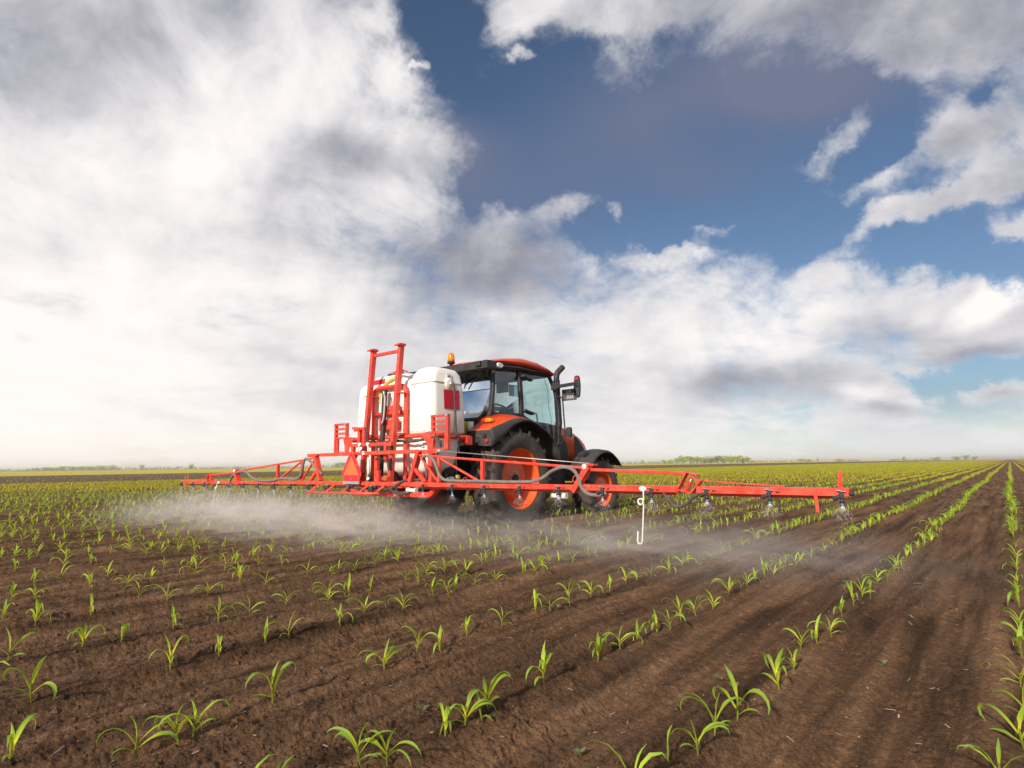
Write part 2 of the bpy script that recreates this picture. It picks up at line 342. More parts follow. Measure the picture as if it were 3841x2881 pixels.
# ---------------------------------------------------------------- mesh builder
def V3(p): return Vector(p)
class MB:
    def __init__(s): s.v = []; s.f = []; s.m = []; s.sm = []
    def add(s, verts, faces, mat=0, smooth=False):
        o = len(s.v); s.v += [tuple(v) for v in verts]
        for f in faces: s.f.append([i+o for i in f]); s.m.append(mat); s.sm.append(smooth)
        return s
    def box(s, c, d, mat=0, rot=None):
        x, y, z = d[0]/2, d[1]/2, d[2]/2
        vs = [Vector((a*x, b*y, e*z)) for a in (-1, 1) for b in (-1, 1) for e in (-1, 1)]
        if rot is not None: vs = [rot @ v for v in vs]
        vs = [v+V3(c) for v in vs]
        return s.add(vs, [(0, 1, 3, 2), (4, 6, 7, 5), (0, 4, 5, 1), (2, 3, 7, 6), (0, 2, 6, 4), (1, 5, 7, 3)], mat)
    def beam(s, a, b, w, h, mat=0, up=(0, 0, 1), ends=(0, 0)):
        a, b = V3(a), V3(b); d = (b-a).normalized(); a = a-d*ends[0]; b = b+d*ends[1]
        u = V3(up)
        if abs(d.dot(u)) > .98: u = Vector((0, 1, 0))
        x = d.cross(u).normalized(); z = x.cross(d).normalized()
        vs = [p+x*(i*w/2)+z*(j*h/2) for p in (a, b) for i, j in ((-1, -1), (1, -1), (1, 1), (-1, 1))]
        return s.add(vs, [(3, 2, 1, 0), (4, 5, 6, 7), (0, 1, 5, 4), (1, 2, 6, 5), (2, 3, 7, 6), (3, 0, 4, 7)], mat)
    def poly(s, pts, thick, axis, mat=0):
        # flat outline extruded along axis (vector times thickness)
        n = len(pts); t = V3(axis)*thick
        vs = [V3(p) for p in pts]+[V3(p)+t for p in pts]
        return s.add(vs, [list(range(n))[::-1], list(range(n, 2*n))]+[(i, (i+1) % n, n+(i+1) % n, n+i) for i in range(n)], mat)
    def tube(s, pts, r, n=10, mat=0, caps=True, smooth=True):
        P = [V3(p) for p in pts]; rr = r if isinstance(r, (list, tuple)) else [r]*len(P)
        T = [(P[min(i+1, len(P)-1)]-P[max(i-1, 0)]).normalized() for i in range(len(P))]
        u = Vector((0, 0, 1)) if abs(T[0].z) < .9 else Vector((1, 0, 0))
        x = T[0].cross(u).normalized(); vs = []
        for i, p in enumerate(P):
            x = (x-T[i]*x.dot(T[i])).normalized(); y = T[i].cross(x)
            vs += [p+(x*math.cos(2*PI*k/n)+y*math.sin(2*PI*k/n))*rr[i] for k in range(n)]
        fs = [(i*n+k, i*n+(k+1) % n, (i+1)*n+(k+1) % n, (i+1)*n+k) for i in range(len(P)-1) for k in range(n)]
        s.add(vs, fs, mat, smooth)
        if caps:
            s.add(vs[:n], [list(range(n))[::-1]], mat); s.add(vs[-n:], [list(range(n))], mat)
        return s
    def cyl(s, a, b, r, n=14, mat=0): return s.tube([a, b], r, n, mat)
    def lathe(s, prof, n=48, mat=0, axis='X', mats=None, closed=False):
        # prof: (axial, radius) around the axis through the origin
        vs = []
        for a, r in prof:
            for k in range(n):
                c, q = math.cos(2*PI*k/n)*r, math.sin(2*PI*k/n)*r
                vs.append((a, c, q) if axis == 'X' else ((c, a, q) if axis == 'Y' else (c, q, a)))
        o = len(s.v); s.v += vs
        for i in range(len(prof)-1):
            for k in range(n):
                s.f.append([o+i*n+k, o+i*n+(k+1) % n, o+(i+1)*n+(k+1) % n, o+(i+1)*n+k]); s.m.append(mats[i] if mats else mat); s.sm.append(True)
        return s
    def loft(s, secs, mat=0, closed=True, caps=True, smooth=True, mats=None):
        n = len(secs[0]); vs = [V3(p) for sec in secs for p in sec]
        o = len(s.v); s.v += [tuple(v) for v in vs]
        K = n if closed else n-1
        for i in range(len(secs)-1):
            for k in range(K):
                s.f.append([o+i*n+k, o+i*n+(k+1) % n, o+(i+1)*n+(k+1) % n, o+(i+1)*n+k])
                s.m.append(mats(i, k) if mats else mat); s.sm.append(smooth)
        if caps and closed:
            s.f.append([o+k for k in range(n)][::-1]); s.m.append(mat); s.sm.append(False)
            s.f.append([o+(len(secs)-1)*n+k for k in range(n)]); s.m.append(mat); s.sm.append(False)
        return s
    def move(s, off, i0=0):
        s.v[i0:] = [(v[0]+off[0], v[1]+off[1], v[2]+off[2]) for v in s.v[i0:]]; return s
    def xform(s, fn): s.v = [tuple(fn(v)) for v in s.v]; return s
    def build(s, name, mats, parent=None, bevel=0, solid=0, base=(0, 0, 0)):
        me = bpy.data.meshes.new(name)
        me.from_pydata([(v[0]-base[0], v[1]-base[1], v[2]-base[2]) for v in s.v], [], s.f)
        for m in (mats if isinstance(mats, (list, tuple)) else [mats]): me.materials.append(M[m] if isinstance(m, str) else m)
        me.polygons.foreach_set('material_index', s.m); me.polygons.foreach_set('use_smooth', s.sm)
        me.update()
        bm = bmesh.new(); bm.from_mesh(me); bmesh.ops.remove_doubles(bm, verts=bm.verts, dist=1e-5); bmesh.ops.recalc_face_normals(bm, faces=bm.faces); bm.to_mesh(me); bm.free()
        o = bpy.data.objects.new(name, me); COL.objects.link(o)
        if parent is not None: o.parent = parent
        if solid:
            md = o.modifiers.new('solid', 'SOLIDIFY'); md.thickness = solid; md.offset = 0
        if bevel:
            md = o.modifiers.new('bevel', 'BEVEL'); md.width = bevel; md.segments = 2; md.limit_method = 'ANGLE'; md.angle_limit = R(40); md.harden_normals = False
        return o
def curve(pts, n=8):
    P = [V3(p) for p in pts]; P = [P[0]*2-P[1]]+P+[P[-1]*2-P[-2]]; out = []
    for i in range(1, len(P)-2):
        for k in range(n):
            t = k/n; a, b, c, d = P[i-1], P[i], P[i+1], P[i+2]
            out.append(.5*((2*b)+(c-a)*t+(2*a-5*b+4*c-d)*t*t+(3*b-a-3*c+d)*t*t*t))
    out.append(P[-2]); return out
def empty(name, loc=(0, 0, 0), label=None, cat=None, group=None, kind=None):
    o = bpy.data.objects.new(name, None); COL.objects.link(o); o.location = loc
    tag(o, label, cat, group, kind); return o
def tag(o, label=None, cat=None, group=None, kind=None):
    if label: o['label'] = label
    if cat: o['category'] = cat
    if group: o['group'] = group
    if kind: o['kind'] = kind
    return o
def copy_tree(o, parent=None):
    c = o.copy(); COL.objects.link(c)
    if parent is not None: c.parent = parent
    for ch in list(o.children): copy_tree(ch, c)
    return c
def text_mesh(name, body, size, mat, parent, loc, rot, extrude=.002):
    cu = bpy.data.curves.new(name, 'FONT'); cu.body = body; cu.size = size; cu.extrude = extrude; cu.align_x = 'CENTER'; cu.align_y = 'CENTER'
    tmp = bpy.data.objects.new(name, cu); COL.objects.link(tmp); me = bpy.data.meshes.new_from_object(tmp); bpy.data.objects.remove(tmp)
    me.materials.clear(); me.materials.append(M[mat]); o = bpy.data.objects.new(name, me); COL.objects.link(o)
    o.location = loc; o.rotation_euler = rot; o.parent = parent; return o

# ---------------------------------------------------------------- ground heights (numpy noise)
_perm = rng.permutation(4096); _val = rng.random(4096)*2-1
def vnoise(x, y):
    xi = np.floor(x).astype(np.int64); yi = np.floor(y).astype(np.int64); fx = x-xi; fy = y-yi
    fx = fx*fx*fx*(fx*(fx*6-15)+10); fy = fy*fy*fy*(fy*(fy*6-15)+10)
    def h(a, b): return _val[_perm[(_perm[a & 4095]+b) & 4095]]
    return (h(xi, yi)*(1-fx)+h(xi+1, yi)*fx)*(1-fy)+(h(xi, yi+1)*(1-fx)+h(xi+1, yi+1)*fx)*fy
def fbm(x, y, o=4, g=.5):
    s = 0*x; a = 1.0
    for i in range(o):
        s = s+a*vnoise(x+17.3*i, y+9.1*i); x = x*2.03; y = y*2.03; a *= g
    return s
ROW0, ROWS = 6.645, 0.7
def row_wobble(y): return 0.030*np.sin(y*.31)+0.02*np.sin(y*.83+1.3)
def height(X, Y):
    X = np.asarray(X, float); Y = np.asarray(Y, float)
    u = (X-row_wobble(Y)-ROW0)/ROWS
    k = np.floor(u+.5)
    p = u-k                                     # -0.5..0.5 across one row space, 0 on the plants
    amp = .8+.45*vnoise(u*.8+40, 0*u+.37)
    h = .031*np.cos(2*PI*u)*amp+.012*np.sin(2*PI*u)*vnoise(u*.7+90, 0*u+.6)
    h = h-.013*np.exp(-((p-.18)/.085)**2)-.010*np.exp(-((p+.22)/.08)**2)   # hoe grooves beside the row
    h = h+.013*fbm(X*2.2, Y*.45, 3)+.016*fbm(X*5.5+9, Y*.30, 3, .6)+.008*fbm(X*9, Y*2.2, 3)
    h = h+0.0085*fbm(X*16, Y*14, 4, .6)+.011*np.abs(fbm(X*38, Y*34, 3, .6))*(.5+.5*vnoise(X*3, Y*3))
    for s in (-1, 1):                            # wheel tracks behind the tractor: a pressed band with a row of lug prints
        dx = (X-s*.88)/.25; tr = np.exp(-dx**4)*(1/(1+np.exp((Y-2.2)*4)))
        kk = np.floor((Y+3.72)/.262+.5); yc = -3.72+.262*kk; jit = _val[(kk.astype(np.int64)*19+7*s) & 4095]
        pr = np.exp(-((X-s*(.86)-.03*jit)/.115)**4-((Y-yc-.02*jit-(X-s*.86)*.35)/.062)**2)
        h = h-tr*(.014+pr*(.070+.018*jit))
    return h
def build_ground():
    yaw = math.atan2(F_.x, F_.y)
    az = np.concatenate([np.linspace(R(-56), R(56), 1000), np.linspace(R(56), R(304), 60)[1:-1]])+yaw
    rad = np.concatenate([[.25, .5], np.geomspace(.9, 60, 860), np.geomspace(60, 9000, 46)[1:]])
    A, Rr = np.meshgrid(az, rad)
    X = CAM.x+np.sin(A)*Rr; Y = CAM.y+np.cos(A)*Rr
    Z = height(X, Y)
    fade = np.clip((90-Rr)/50, 0, 1); Z = Z*fade
    nr, na = X.shape
    co = np.empty((nr*na+1, 3)); co[:-1, 0] = X.ravel(); co[:-1, 1] = Y.ravel(); co[:-1, 2] = Z.ravel(); co[-1] = (CAM.x, CAM.y, 0)
    i = np.arange(nr-1)[:, None]*na; j = np.arange(na)[None, :]; j2 = (j+1) % na
    q = np.stack([i+j, i+j2, i+na+j2, i+na+j], -1).reshape(-1, 4)[:, ::-1]
    jj = np.arange(na); tri = np.stack([np.full(na, nr*na), jj, (jj+1) % na], -1)[:, ::-1]
    me = bpy.data.meshes.new('ground')
    nl = q.size+tri.size; me.vertices.add(len(co)); me.vertices.foreach_set('co', co.ravel())
    me.loops.add(nl); me.loops.foreach_set('vertex_index', np.concatenate([q.ravel(), tri.ravel()]))
    me.polygons.add(len(q)+len(tri))
    me.polygons.foreach_set('loop_start', np.concatenate([np.arange(len(q))*4, q.size+np.arange(len(tri))*3]))
    me.polygons.foreach_set('use_smooth', np.ones(len(q)+len(tri), bool))
    me.update(calc_edges=True); me.validate()
    o = bpy.data.objects.new('ground', me); COL.objects.link(o); o['kind'] = 'structure'
    return o
def ground_mat():
    m, t, b = newmat('field_soil')
    N = t.nodes; L = t.links
    geo = N.new('ShaderNodeNewGeometry'); pos = geo.outputs['Position']
    def noise(sc, det, rough=.6, vec=pos, dist=0):
        n = N.new('ShaderNodeTexNoise'); n.inputs['Scale'].default_value = sc; n.inputs['Detail'].default_value = det; n.inputs['Roughness'].default_value = rough; n.inputs['Distortion'].default_value = dist
        L.new(vec, n.inputs['Vector']); return n.outputs[0]
    def mr(v, a, b_, lo=0, hi=1):
        n = N.new('ShaderNodeMapRange'); n.inputs[1].default_value = a; n.inputs[2].default_value = b_; n.inputs[3].default_value = lo; n.inputs[4].default_value = hi
        L.new(v, n.inputs[0]); return n.outputs[0]
    def mix(f, a, c):
        n = N.new('ShaderNodeMix'); n.data_type = 'RGBA'
        L.new(f, n.inputs['Factor'])
        for k, v in (('A', a), ('B', c)):
            if isinstance(v, tuple): n.inputs[k].default_value = (*v, 1)
            else: L.new(v, n.inputs[k])
        return n.outputs['Result']
    fine = noise(55, 6, .75); mid = noise(7, 6, .65); big = noise(1.1, 4)
    st = N.new('ShaderNodeMapping'); st.inputs['Scale'].default_value = (3.0, .35, 1); L.new(pos, st.inputs[0])
    streak = noise(1.6, 5, .6, st.outputs[0])
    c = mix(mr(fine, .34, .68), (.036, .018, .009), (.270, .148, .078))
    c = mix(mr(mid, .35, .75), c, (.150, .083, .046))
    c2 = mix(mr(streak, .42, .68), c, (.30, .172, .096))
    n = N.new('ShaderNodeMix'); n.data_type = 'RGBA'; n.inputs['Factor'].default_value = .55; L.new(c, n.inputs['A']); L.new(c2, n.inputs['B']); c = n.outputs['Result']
    st2 = N.new('ShaderNodeMapping'); st2.inputs['Scale'].default_value = (8.0, .5, 1); L.new(pos, st2.inputs[0])   # ridge and furrow shading painted into the soil colour as bands along the rows
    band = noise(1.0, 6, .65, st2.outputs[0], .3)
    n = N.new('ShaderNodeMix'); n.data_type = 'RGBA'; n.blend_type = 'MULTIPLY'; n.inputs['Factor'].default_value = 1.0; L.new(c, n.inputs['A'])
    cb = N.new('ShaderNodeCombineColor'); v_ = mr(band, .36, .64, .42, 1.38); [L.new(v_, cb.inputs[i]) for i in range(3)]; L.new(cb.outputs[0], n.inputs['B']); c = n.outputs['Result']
    # far strips of other crops, running parallel to the rows
    sx = N.new('ShaderNodeSeparateXYZ'); L.new(pos, sx.inputs[0]); x = sx.outputs[0]
    wig = N.new('ShaderNodeMath'); wig.operation = 'MULTIPLY_ADD'; L.new(noise(.02, 2), wig.inputs[0]); wig.inputs[1].default_value = 6; L.new(x, wig.inputs[2]); xw = wig.outputs[0]
    bare = mix(mr(noise(.8, 6, .7), .35, .7), (.120, .072, .044), (.190, .130, .080))
    c = mix(mr(xw, -32.0, -34.5), c, bare)
    stretch = N.new('ShaderNodeMapping'); stretch.inputs['Scale'].default_value = (.25, .02, 1); L.new(pos, stretch.inputs[0])
    green = mix(mr(noise(1, 6, .6, stretch.outputs[0]), .35, .65), (.46, .38, .05), (.60, .50, .09))
    c = mix(mr(xw, -112, -116), c, green)
    dry = mix(mr(noise(1, 4, .6, stretch.outputs[0]), .35, .65), (.30, .27, .09), (.36, .33, .13))
    c = mix(mr(xw, -560, -590), c, dry)
    L.new(c, b.inputs['Base Color']); setp(b, Roughness=.95, Specular_IOR_Level=.15)
    vor = N.new('ShaderNodeTexVoronoi'); vor.inputs['Scale'].default_value = 85; L.new(pos, vor.inputs['Vector'])
    ad = N.new('ShaderNodeMath'); ad.operation = 'MULTIPLY_ADD'; L.new(vor.outputs['Distance'], ad.inputs[0]); ad.inputs[1].default_value = -.5; L.new(noise(120, 6, .75), ad.inputs[2])
    bp = N.new('ShaderNodeBump'); bp.inputs['Strength'].default_value = .9; bp.inputs['Distance'].default_value = .016; L.new(ad.outputs[0], bp.inputs['Height'])
    bp2 = N.new('ShaderNodeBump'); bp2.inputs['Strength'].default_value = .8; bp2.inputs['Distance'].default_value = .03; L.new(noise(14, 6, .7), bp2.inputs['Height']); L.new(bp.outputs[0], bp2.inputs['Normal'])
    L.new(bp2.outputs[0], b.inputs['Normal'])
    return m
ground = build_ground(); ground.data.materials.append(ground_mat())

# ---------------------------------------------------------------- young corn
def leaf_mat():
    m = bpy.data.materials.new('corn_leaf'); m.use_nodes = True; t = m.node_tree; t.nodes.clear(); N = t.nodes; L = t.links
    at = N.new('ShaderNodeAttribute'); at.attribute_name = 'tint'; at.attribute_type = 'GEOMETRY'
    geo = N.new('ShaderNodeNewGeometry')
    n = N.new('ShaderNodeTexNoise'); n.inputs['Scale'].default_value = 9; n.inputs['Detail'].default_value = 3; L.new(geo.outputs['Position'], n.inputs['Vector'])
    mr = N.new('ShaderNodeMapRange'); mr.inputs[1].default_value = .3; mr.inputs[2].default_value = .7; mr.inputs[3].default_value = .72; mr.inputs[4].default_value = 1.25; L.new(n.outputs[0], mr.inputs[0])
    mx = N.new('ShaderNodeVectorMath'); mx.operation = 'SCALE'; L.new(at.outputs['Color'], mx.inputs[0]); L.new(mr.outputs[0], mx.inputs['Scale'])
    df = N.new('ShaderNodeBsdfPrincipled'); L.new(mx.outputs[0], df.inputs['Base Color']); df.inputs['Roughness'].default_value = .6; df.inputs['Specular IOR Level'].default_value = .25
    tc_ = N.new('ShaderNodeVectorMath'); tc_.operation = 'MULTIPLY'; L.new(mx.outputs[0], tc_.inputs[0]); tc_.inputs[1].default_value = (1.7, 1.5, .45)
    tl = N.new('ShaderNodeBsdfTranslucent'); L.new(tc_.outputs[0], tl.inputs[0])
    ms = N.new('ShaderNodeMixShader'); ms.inputs[0].default_value = .45; L.new(df.outputs[0], ms.inputs[1]); L.new(tl.outputs[0], ms.inputs[2])
    o = N.new('ShaderNodeOutputMaterial'); L.new(ms.outputs[0], o.inputs[0]); return m
M['leaf'] = leaf_mat()
GREEN_LO, GREEN_TIP, YEL = np.array((.44, .57, .05)), np.array((.22, .38, .065)), np.array((.80, .72, .06))
def leaf(base, azi, L_, w, a0, bend, seg, r, curl=0., side=0., hue=0.):
    """one arching leaf: verts (left edge, midrib, right edge per station), quads, tints"""
    d = np.array((math.cos(azi), math.sin(azi))); nrm = np.array((-d[1], d[0]))
    p = np.array(base, float); a = a0; st = []; ds = L_/seg
    for i in range(seg+1):
        t = i/seg
        wd = w*(.45+.9*t if t < .35 else (1.0 if t < .5 else max(0.03, 1-((t-.5)/.5)**1.7)))*.5*(1+.10*math.sin(t*17+azi*3))
        tw = curl*t
        ct, stt = math.cos(tw), math.sin(tw)
        up = np.array((-d[0]*math.sin(a), -d[1]*math.sin(a), math.cos(a)))
        sd = np.array((nrm[0], nrm[1], 0))*ct+up*stt
        upn = up*ct-np.array((nrm[0], nrm[1], 0))*stt
        st.append((p-sd*wd+upn*wd*.45, p.copy(), p+sd*wd+upn*wd*.45))
        p = p+ds*np.array((d[0]*math.cos(a)+nrm[0]*side*t, d[1]*math.cos(a)+nrm[1]*side*t, math.sin(a)))
        a = a-bend*(.10+1.95*t**1.15)/seg
    vs = [v for s_ in st for v in s_]
    fs = []
    for i in range(seg):
        for k in (0, 1): fs.append((i*3+k, i*3+k+1, i*3+k+4, i*3+k+3))
    col = []
    tipy = r.random() < .16
    for i in range(seg+1):
        t = i/seg; c = YEL*(1-min(1, t*2.4))*.6+(GREEN_LO*(1-t)+GREEN_TIP*t)*(1-(1-min(1, t*2.4))*.6)
        if tipy and t > .8: c = np.array((.42, .34, .12))
        c = c*(1+hue)
        col += [c, c*1.18, c]
    return vs, fs, col
def plant(seed, seg=8, small=False):
    r = random.Random(seed); az0 = r.uniform(0, 2*PI); n = r.choice((4, 4, 5, 5, 6)) if not small else 2
    V, Fc, C = [], [], []
    lean = (r.uniform(-.15, .15), r.uniform(-.15, .15)); sh = r.uniform(.035, .055)
    def addm(v, f, c): o = len(V); V.extend(v); Fc.extend([tuple(i+o for i in q) for q in f]); C.extend(c)
    # sheath
    rings = []
    for z, rr in ((-.02, .0034), (sh*.5, .0040), (sh, .0048), (sh*1.5, .0030)):
        rings += [np.array((lean[0]*z+math.cos(k*PI/2.5)*rr, lean[1]*z+math.sin(k*PI/2.5)*rr, z)) for k in range(5)]
    fs = [(i*5+k, i*5+(k+1) % 5, (i+1)*5+(k+1) % 5, (i+1)*5+k) for i in range(3) for k in range(5)]
    addm(rings, fs, [np.array((.30, .22, .08))]*5+[np.array((.27, .33, .05))]*15)
    for i in range(n):
        t = i/(max(1, n-1)); side = i % 2
        azi = az0+PI*side+r.uniform(-.4, .4); z = sh*(.35+.75*t)
        top = i == n-1
        L_ = (.085 if i == 0 else r.uniform(.14, .21))*(.60 if top else 1)*(.8 if small else 1)
        a0 = R(r.uniform(70, 86)) if top else R(r.uniform(42, 70) if i else r.uniform(20, 45))
        bend = R(r.uniform(10, 60)) if top else R(r.uniform(140, 235) if i else r.uniform(60, 130))
        w = r.uniform(.0125, .020)*(.8 if i == 0 else 1)
        v, f, c = leaf((lean[0]*z, lean[1]*z, z), azi, L_, w, a0, bend, seg, r, r.uniform(-.9, .9), r.uniform(-.35, .35), r.uniform(-.12, .16))
        addm(v, f, c)
    return np.array(V), Fc, np.array(C)
def plant_mesh(name, V, Fc, C):
    me = bpy.data.meshes.new(name); me.from_pydata([tuple(v) for v in V], [], Fc); me.materials.append(M['leaf'])
    at = me.color_attributes.new('tint', 'FLOAT_COLOR', 'POINT'); at.data.foreach_set('color', np.concatenate([C, np.ones((len(C), 1))], 1).ravel())
    me.polygons.foreach_set('use_smooth', np.ones(len(Fc), bool)); me.update(); return me
NV = 30
hi = [plant(100+i, 10) for i in range(NV)]; him = [plant_mesh('corn_plant', *h) for h in hi]
small_m = plant_mesh('corn_plant', *plant(999, 8, True))
mid = [plant(200+i, 5) for i in range(12)]
low = [plant(300+i, 2) for i in range(8)]
MEAS = [
    (3.84, -4.25), (4.56, -4.14), (4.56, -4.02), (4.56, -3.97), (4.55, -3.69), (4.39, -4.41), (3.17, -3.92), (3.19, -3.76), (3.86, -3.78), (3.85, -3.57),
    (3.85, -3.35), (3.86, -3.23), (2.57, -3.98), (2.52, -3.71), (3.15, -3.50), (3.19, -3.28), (3.22, -3.11), (3.15, -2.85), (3.88, -2.95), (2.44, -3.44),
    (2.54, -3.31), (2.54, -3.06), (2.44, -2.80), (2.54, -2.66), (3.23, -2.60), (1.72, -3.93), (1.76, -3.82), (1.03, -3.67), (1.05, -3.51), (1.74, -3.51),
    (1.71, -3.27), (1.72, -3.12), (1.70, -2.80), (1.72, -2.58), (1.77, -2.32), (1.83, -2.14), (2.49, -2.30), (2.56, -2.13), (2.55, -2.06), (1.08, -3.21),
    (1.05, -2.79), (1.08, -2.58), (1.04, -2.30), (1.20, -2.24), (0.35, -3.66), (0.37, -3.34), (0.38, -3.14), (3.18, -4.20), (2.46, -4.10), (-0.43, -3.41),
    (-0.44, -2.94), (-0.37, -2.77), (5.25, -3.72), (5.19, -3.77), (5.25, -3.49), (5.25, -3.40), (5.25, -3.29), (5.28, -3.35), (5.25, -2.97), (5.24, -2.56),
    (5.23, -2.35), (5.24, -2.20), (5.24, -1.98), (4.56, -3.19), (4.53, -2.98), (4.56, -2.86), (4.52, -2.64), (4.56, -2.42), (4.53, -2.08), (4.57, -2.00),
    (4.53, -1.74), (4.55, -1.53), (4.59, -1.36), (4.54, -1.05), (4.53, -0.88), (4.56, -0.70), (3.80, -2.74), (3.88, -2.52), (3.83, -2.23), (3.86, -2.13),
    (3.81, -2.03), (3.80, -1.82), (3.88, -1.70), (3.15, -1.89), (3.23, -1.83), (3.16, -1.69), (3.16, -1.49), (3.25, -1.34), (3.17, -1.07), (3.82, -1.32),
    (3.86, -1.22), (3.83, -1.08), (3.83, -1.00), (3.83, -0.87), (3.86, -0.72), (3.14, -2.55), (3.20, -2.42), (3.20, -2.24), (2.54, -1.90), (2.52, -1.69),
    (2.52, -1.44), (5.94, -3.15), (5.93, -3.00), (5.94, -2.83), (5.88, -3.22), (5.95, -2.41), (5.94, -2.17), (5.90, -1.90), (5.93, -1.73), (5.95, -1.54),
    (5.92, -1.14), (5.91, -0.77), (5.92, -0.55), (5.95, -0.47), (5.92, 0.01), (5.95, 0.21), (5.94, 0.60), (5.96, 0.70), (5.95, 1.27), (5.96, 1.55),
    (5.97, 1.91), (5.99, 2.25), (6.02, 2.56), (5.29, -1.94), (5.23, -1.68), (5.26, -1.55), (5.28, -1.35), (5.23, -0.95), (5.25, -0.66), (5.25, -0.49),
    (5.25, -0.27), (5.26, -0.10), (5.24, 0.14), (5.26, 0.23), (5.27, 0.48), (5.28, 0.58), (5.29, 0.90), (5.33, 1.15), (5.27, 1.82), (5.29, 2.13),
    (4.62, -0.53), (4.54, -0.10), (4.51, 0.08), (4.62, 0.05), (4.60, 0.36), (4.52, 0.83), (4.59, 0.88), (4.57, 1.26), (4.53, 1.76), (4.61, 1.66),
    (4.55, 2.11), (4.54, 2.55), (6.66, -2.55), (6.66, -2.28), (6.66, -1.97), (6.67, -1.53), (6.67, -1.25), (6.67, -0.85), (6.67, -0.35), (6.67, 0.12),
    (6.67, 0.56), (6.67, 1.09), (6.67, 1.73), (6.67, 2.66), (6.66, 3.55),
]
SMALL = {(4.56, -2.00)}
# all plant sites: measured near ones, the rest filled along the rows
yaw0 = math.atan2(F_.x, F_.y)
def inview(x, y, marg=0.0):
    dx, dy = x-CAM.x, y-CAM.y; z = dx*F_.x+dy*F_.y-CAM.z*F_.z; xr = dx*R_.x+dy*R_.y-CAM.z*R_.z; yu = dx*U_.x+dy*U_.y-CAM.z*U_.z
    z = np.maximum(z, .01)
    return (z > .3) & (np.abs(xr/z) < .8652+marg) & (yu/z > -.652-marg)
def pxy(x, y):
    dx, dy = x-CAM.x, y-CAM.y; z = dx*F_.x+dy*F_.y-CAM.z*F_.z
    return 1920.5+2219.7*(dx*R_.x+dy*R_.y-CAM.z*R_.z)/z, 1440.5-2219.7*(dx*U_.x+dy*U_.y-CAM.z*U_.z)/z, z
sites = [(x, y) for x, y in MEAS]
sm = set(sites)
fill = []
gap = np.array(sites)
for k in range(-14, 64):
    rx = ROW0-ROWS*k
    y = -9.0+rng.uniform(0, .3)
    ymax = 150 if k < 60 else 60
    ys = []
    while y < ymax:
        y += float(rng.uniform(.09, .20) if rng.random() > .05 else rng.uniform(.25, .5))*(1.0 if y < 60 else 1.15)
        ys.append(y)
    ys = np.array(ys); xs = rx+row_wobble(ys)+rng.normal(0, .018, len(ys))
    ok = inview(xs, ys, .12); xs, ys = xs[ok], ys[ok]
    px, py, zz_ = pxy(xs, ys)
    # the part of the foreground whose plants are placed one by one
    lim = np.where(px < 1250, 2100+(1250-px)*.01, np.where(px < 2500, 2125, np.where(px < 3050, 2030, 2050)))
    lim = np.where(px > 3700, 2020, lim)
    inside = (px > -40) & (px < 3900) & (py < 2950)
    keep = ~(inside & (py > lim))
    # no corn under the wheels
    wheel = (np.abs(np.abs(xs)-.88) < .22) & (((ys > 1.35) & (ys < 2.8)) | ((ys > 3.9) & (ys < 4.95)))
    keep &= ~wheel
    d = np.ones(len(xs), bool)
    near = zz_ < 9
    for i in np.where(near & keep)[0]:
        if np.min((gap[:, 0]-xs[i])**2+(gap[:, 1]-ys[i])**2) < .012: d[i] = False
    keep &= d
    fill += list(zip(xs[keep].tolist(), ys[keep].tolist()))
allp = [(x, y, True) for x, y in sites]+[(x, y, False) for x, y in fill]
xa = np.array([p[0] for p in allp]); ya = np.array([p[1] for p in allp]); px_, py_, z_ = pxy(xa, ya)
vis = inview(xa, ya, 0.03) & (px_ > -30) & (px_ < 3870) & (py_ < 2930)
order = np.argsort(np.where(vis, z_, 1e9))
indiv = order[:300]
isind = np.zeros(len(allp), bool); isind[indiv] = True
za = height(xa, ya)
def ordn(n):
    if 10 <= n % 100 <= 20: return '%dth' % n
    return '%d%s' % (n, {1: 'st', 2: 'nd', 3: 'rd'}.get(n % 10, 'th'))
rowof = np.rint((ROW0-xa)/ROWS).astype(int)
byrow = {}
for i in indiv: byrow.setdefault(int(rowof[i]), []).append(int(i))
WORDS = {0: 'the row along the right edge', 1: 'the row next to the right-edge row'}
ENT = ['second', 'third', 'fourth', 'fifth', 'sixth', 'seventh', 'eighth', 'ninth', 'tenth', 'eleventh', 'twelfth', 'thirteenth', 'fourteenth', 'fifteenth', 'sixteenth', 'seventeenth', 'eighteenth', 'nineteenth', 'twentieth']
for rk, idx in byrow.items():
    idx.sort(key=lambda i: ya[i])
    for n_, i in enumerate(idx):
        s_ = allp[i]; rr = random.Random(int(i)*31+5)
        small = allp[i][2] and (round(s_[0], 2), round(s_[1], 2)) in ((5.28, -3.35), (5.88, -3.22))
        me = small_m if small else him[rr.randrange(NV)]
        o = bpy.data.objects.new('corn_plant', me); COL.objects.link(o)
        o.location = (s_[0], s_[1], float(za[i])); o.rotation_euler = (rr.uniform(-.08, .08), rr.uniform(-.08, .08), rr.uniform(0, 2*PI))
        sc = rr.uniform(.66, 1.0); o.scale = (sc, sc, sc*rr.uniform(.9, 1.15))
        if rk in WORDS: row = WORDS[rk]
        elif rk < 0: row = 'a row beyond the right-edge row'
        else: row = 'the %s row from the right edge' % (ENT[rk-1] if rk-1 < len(ENT) else ordn(rk+1))
        kind_ = 'tiny corn seedling' if small else 'corn seedling'
        tag(o, '%s, %s from the near end of %s' % (kind_, ordn(n_+1), row), 'corn plant', 'young corn plants in the near rows')
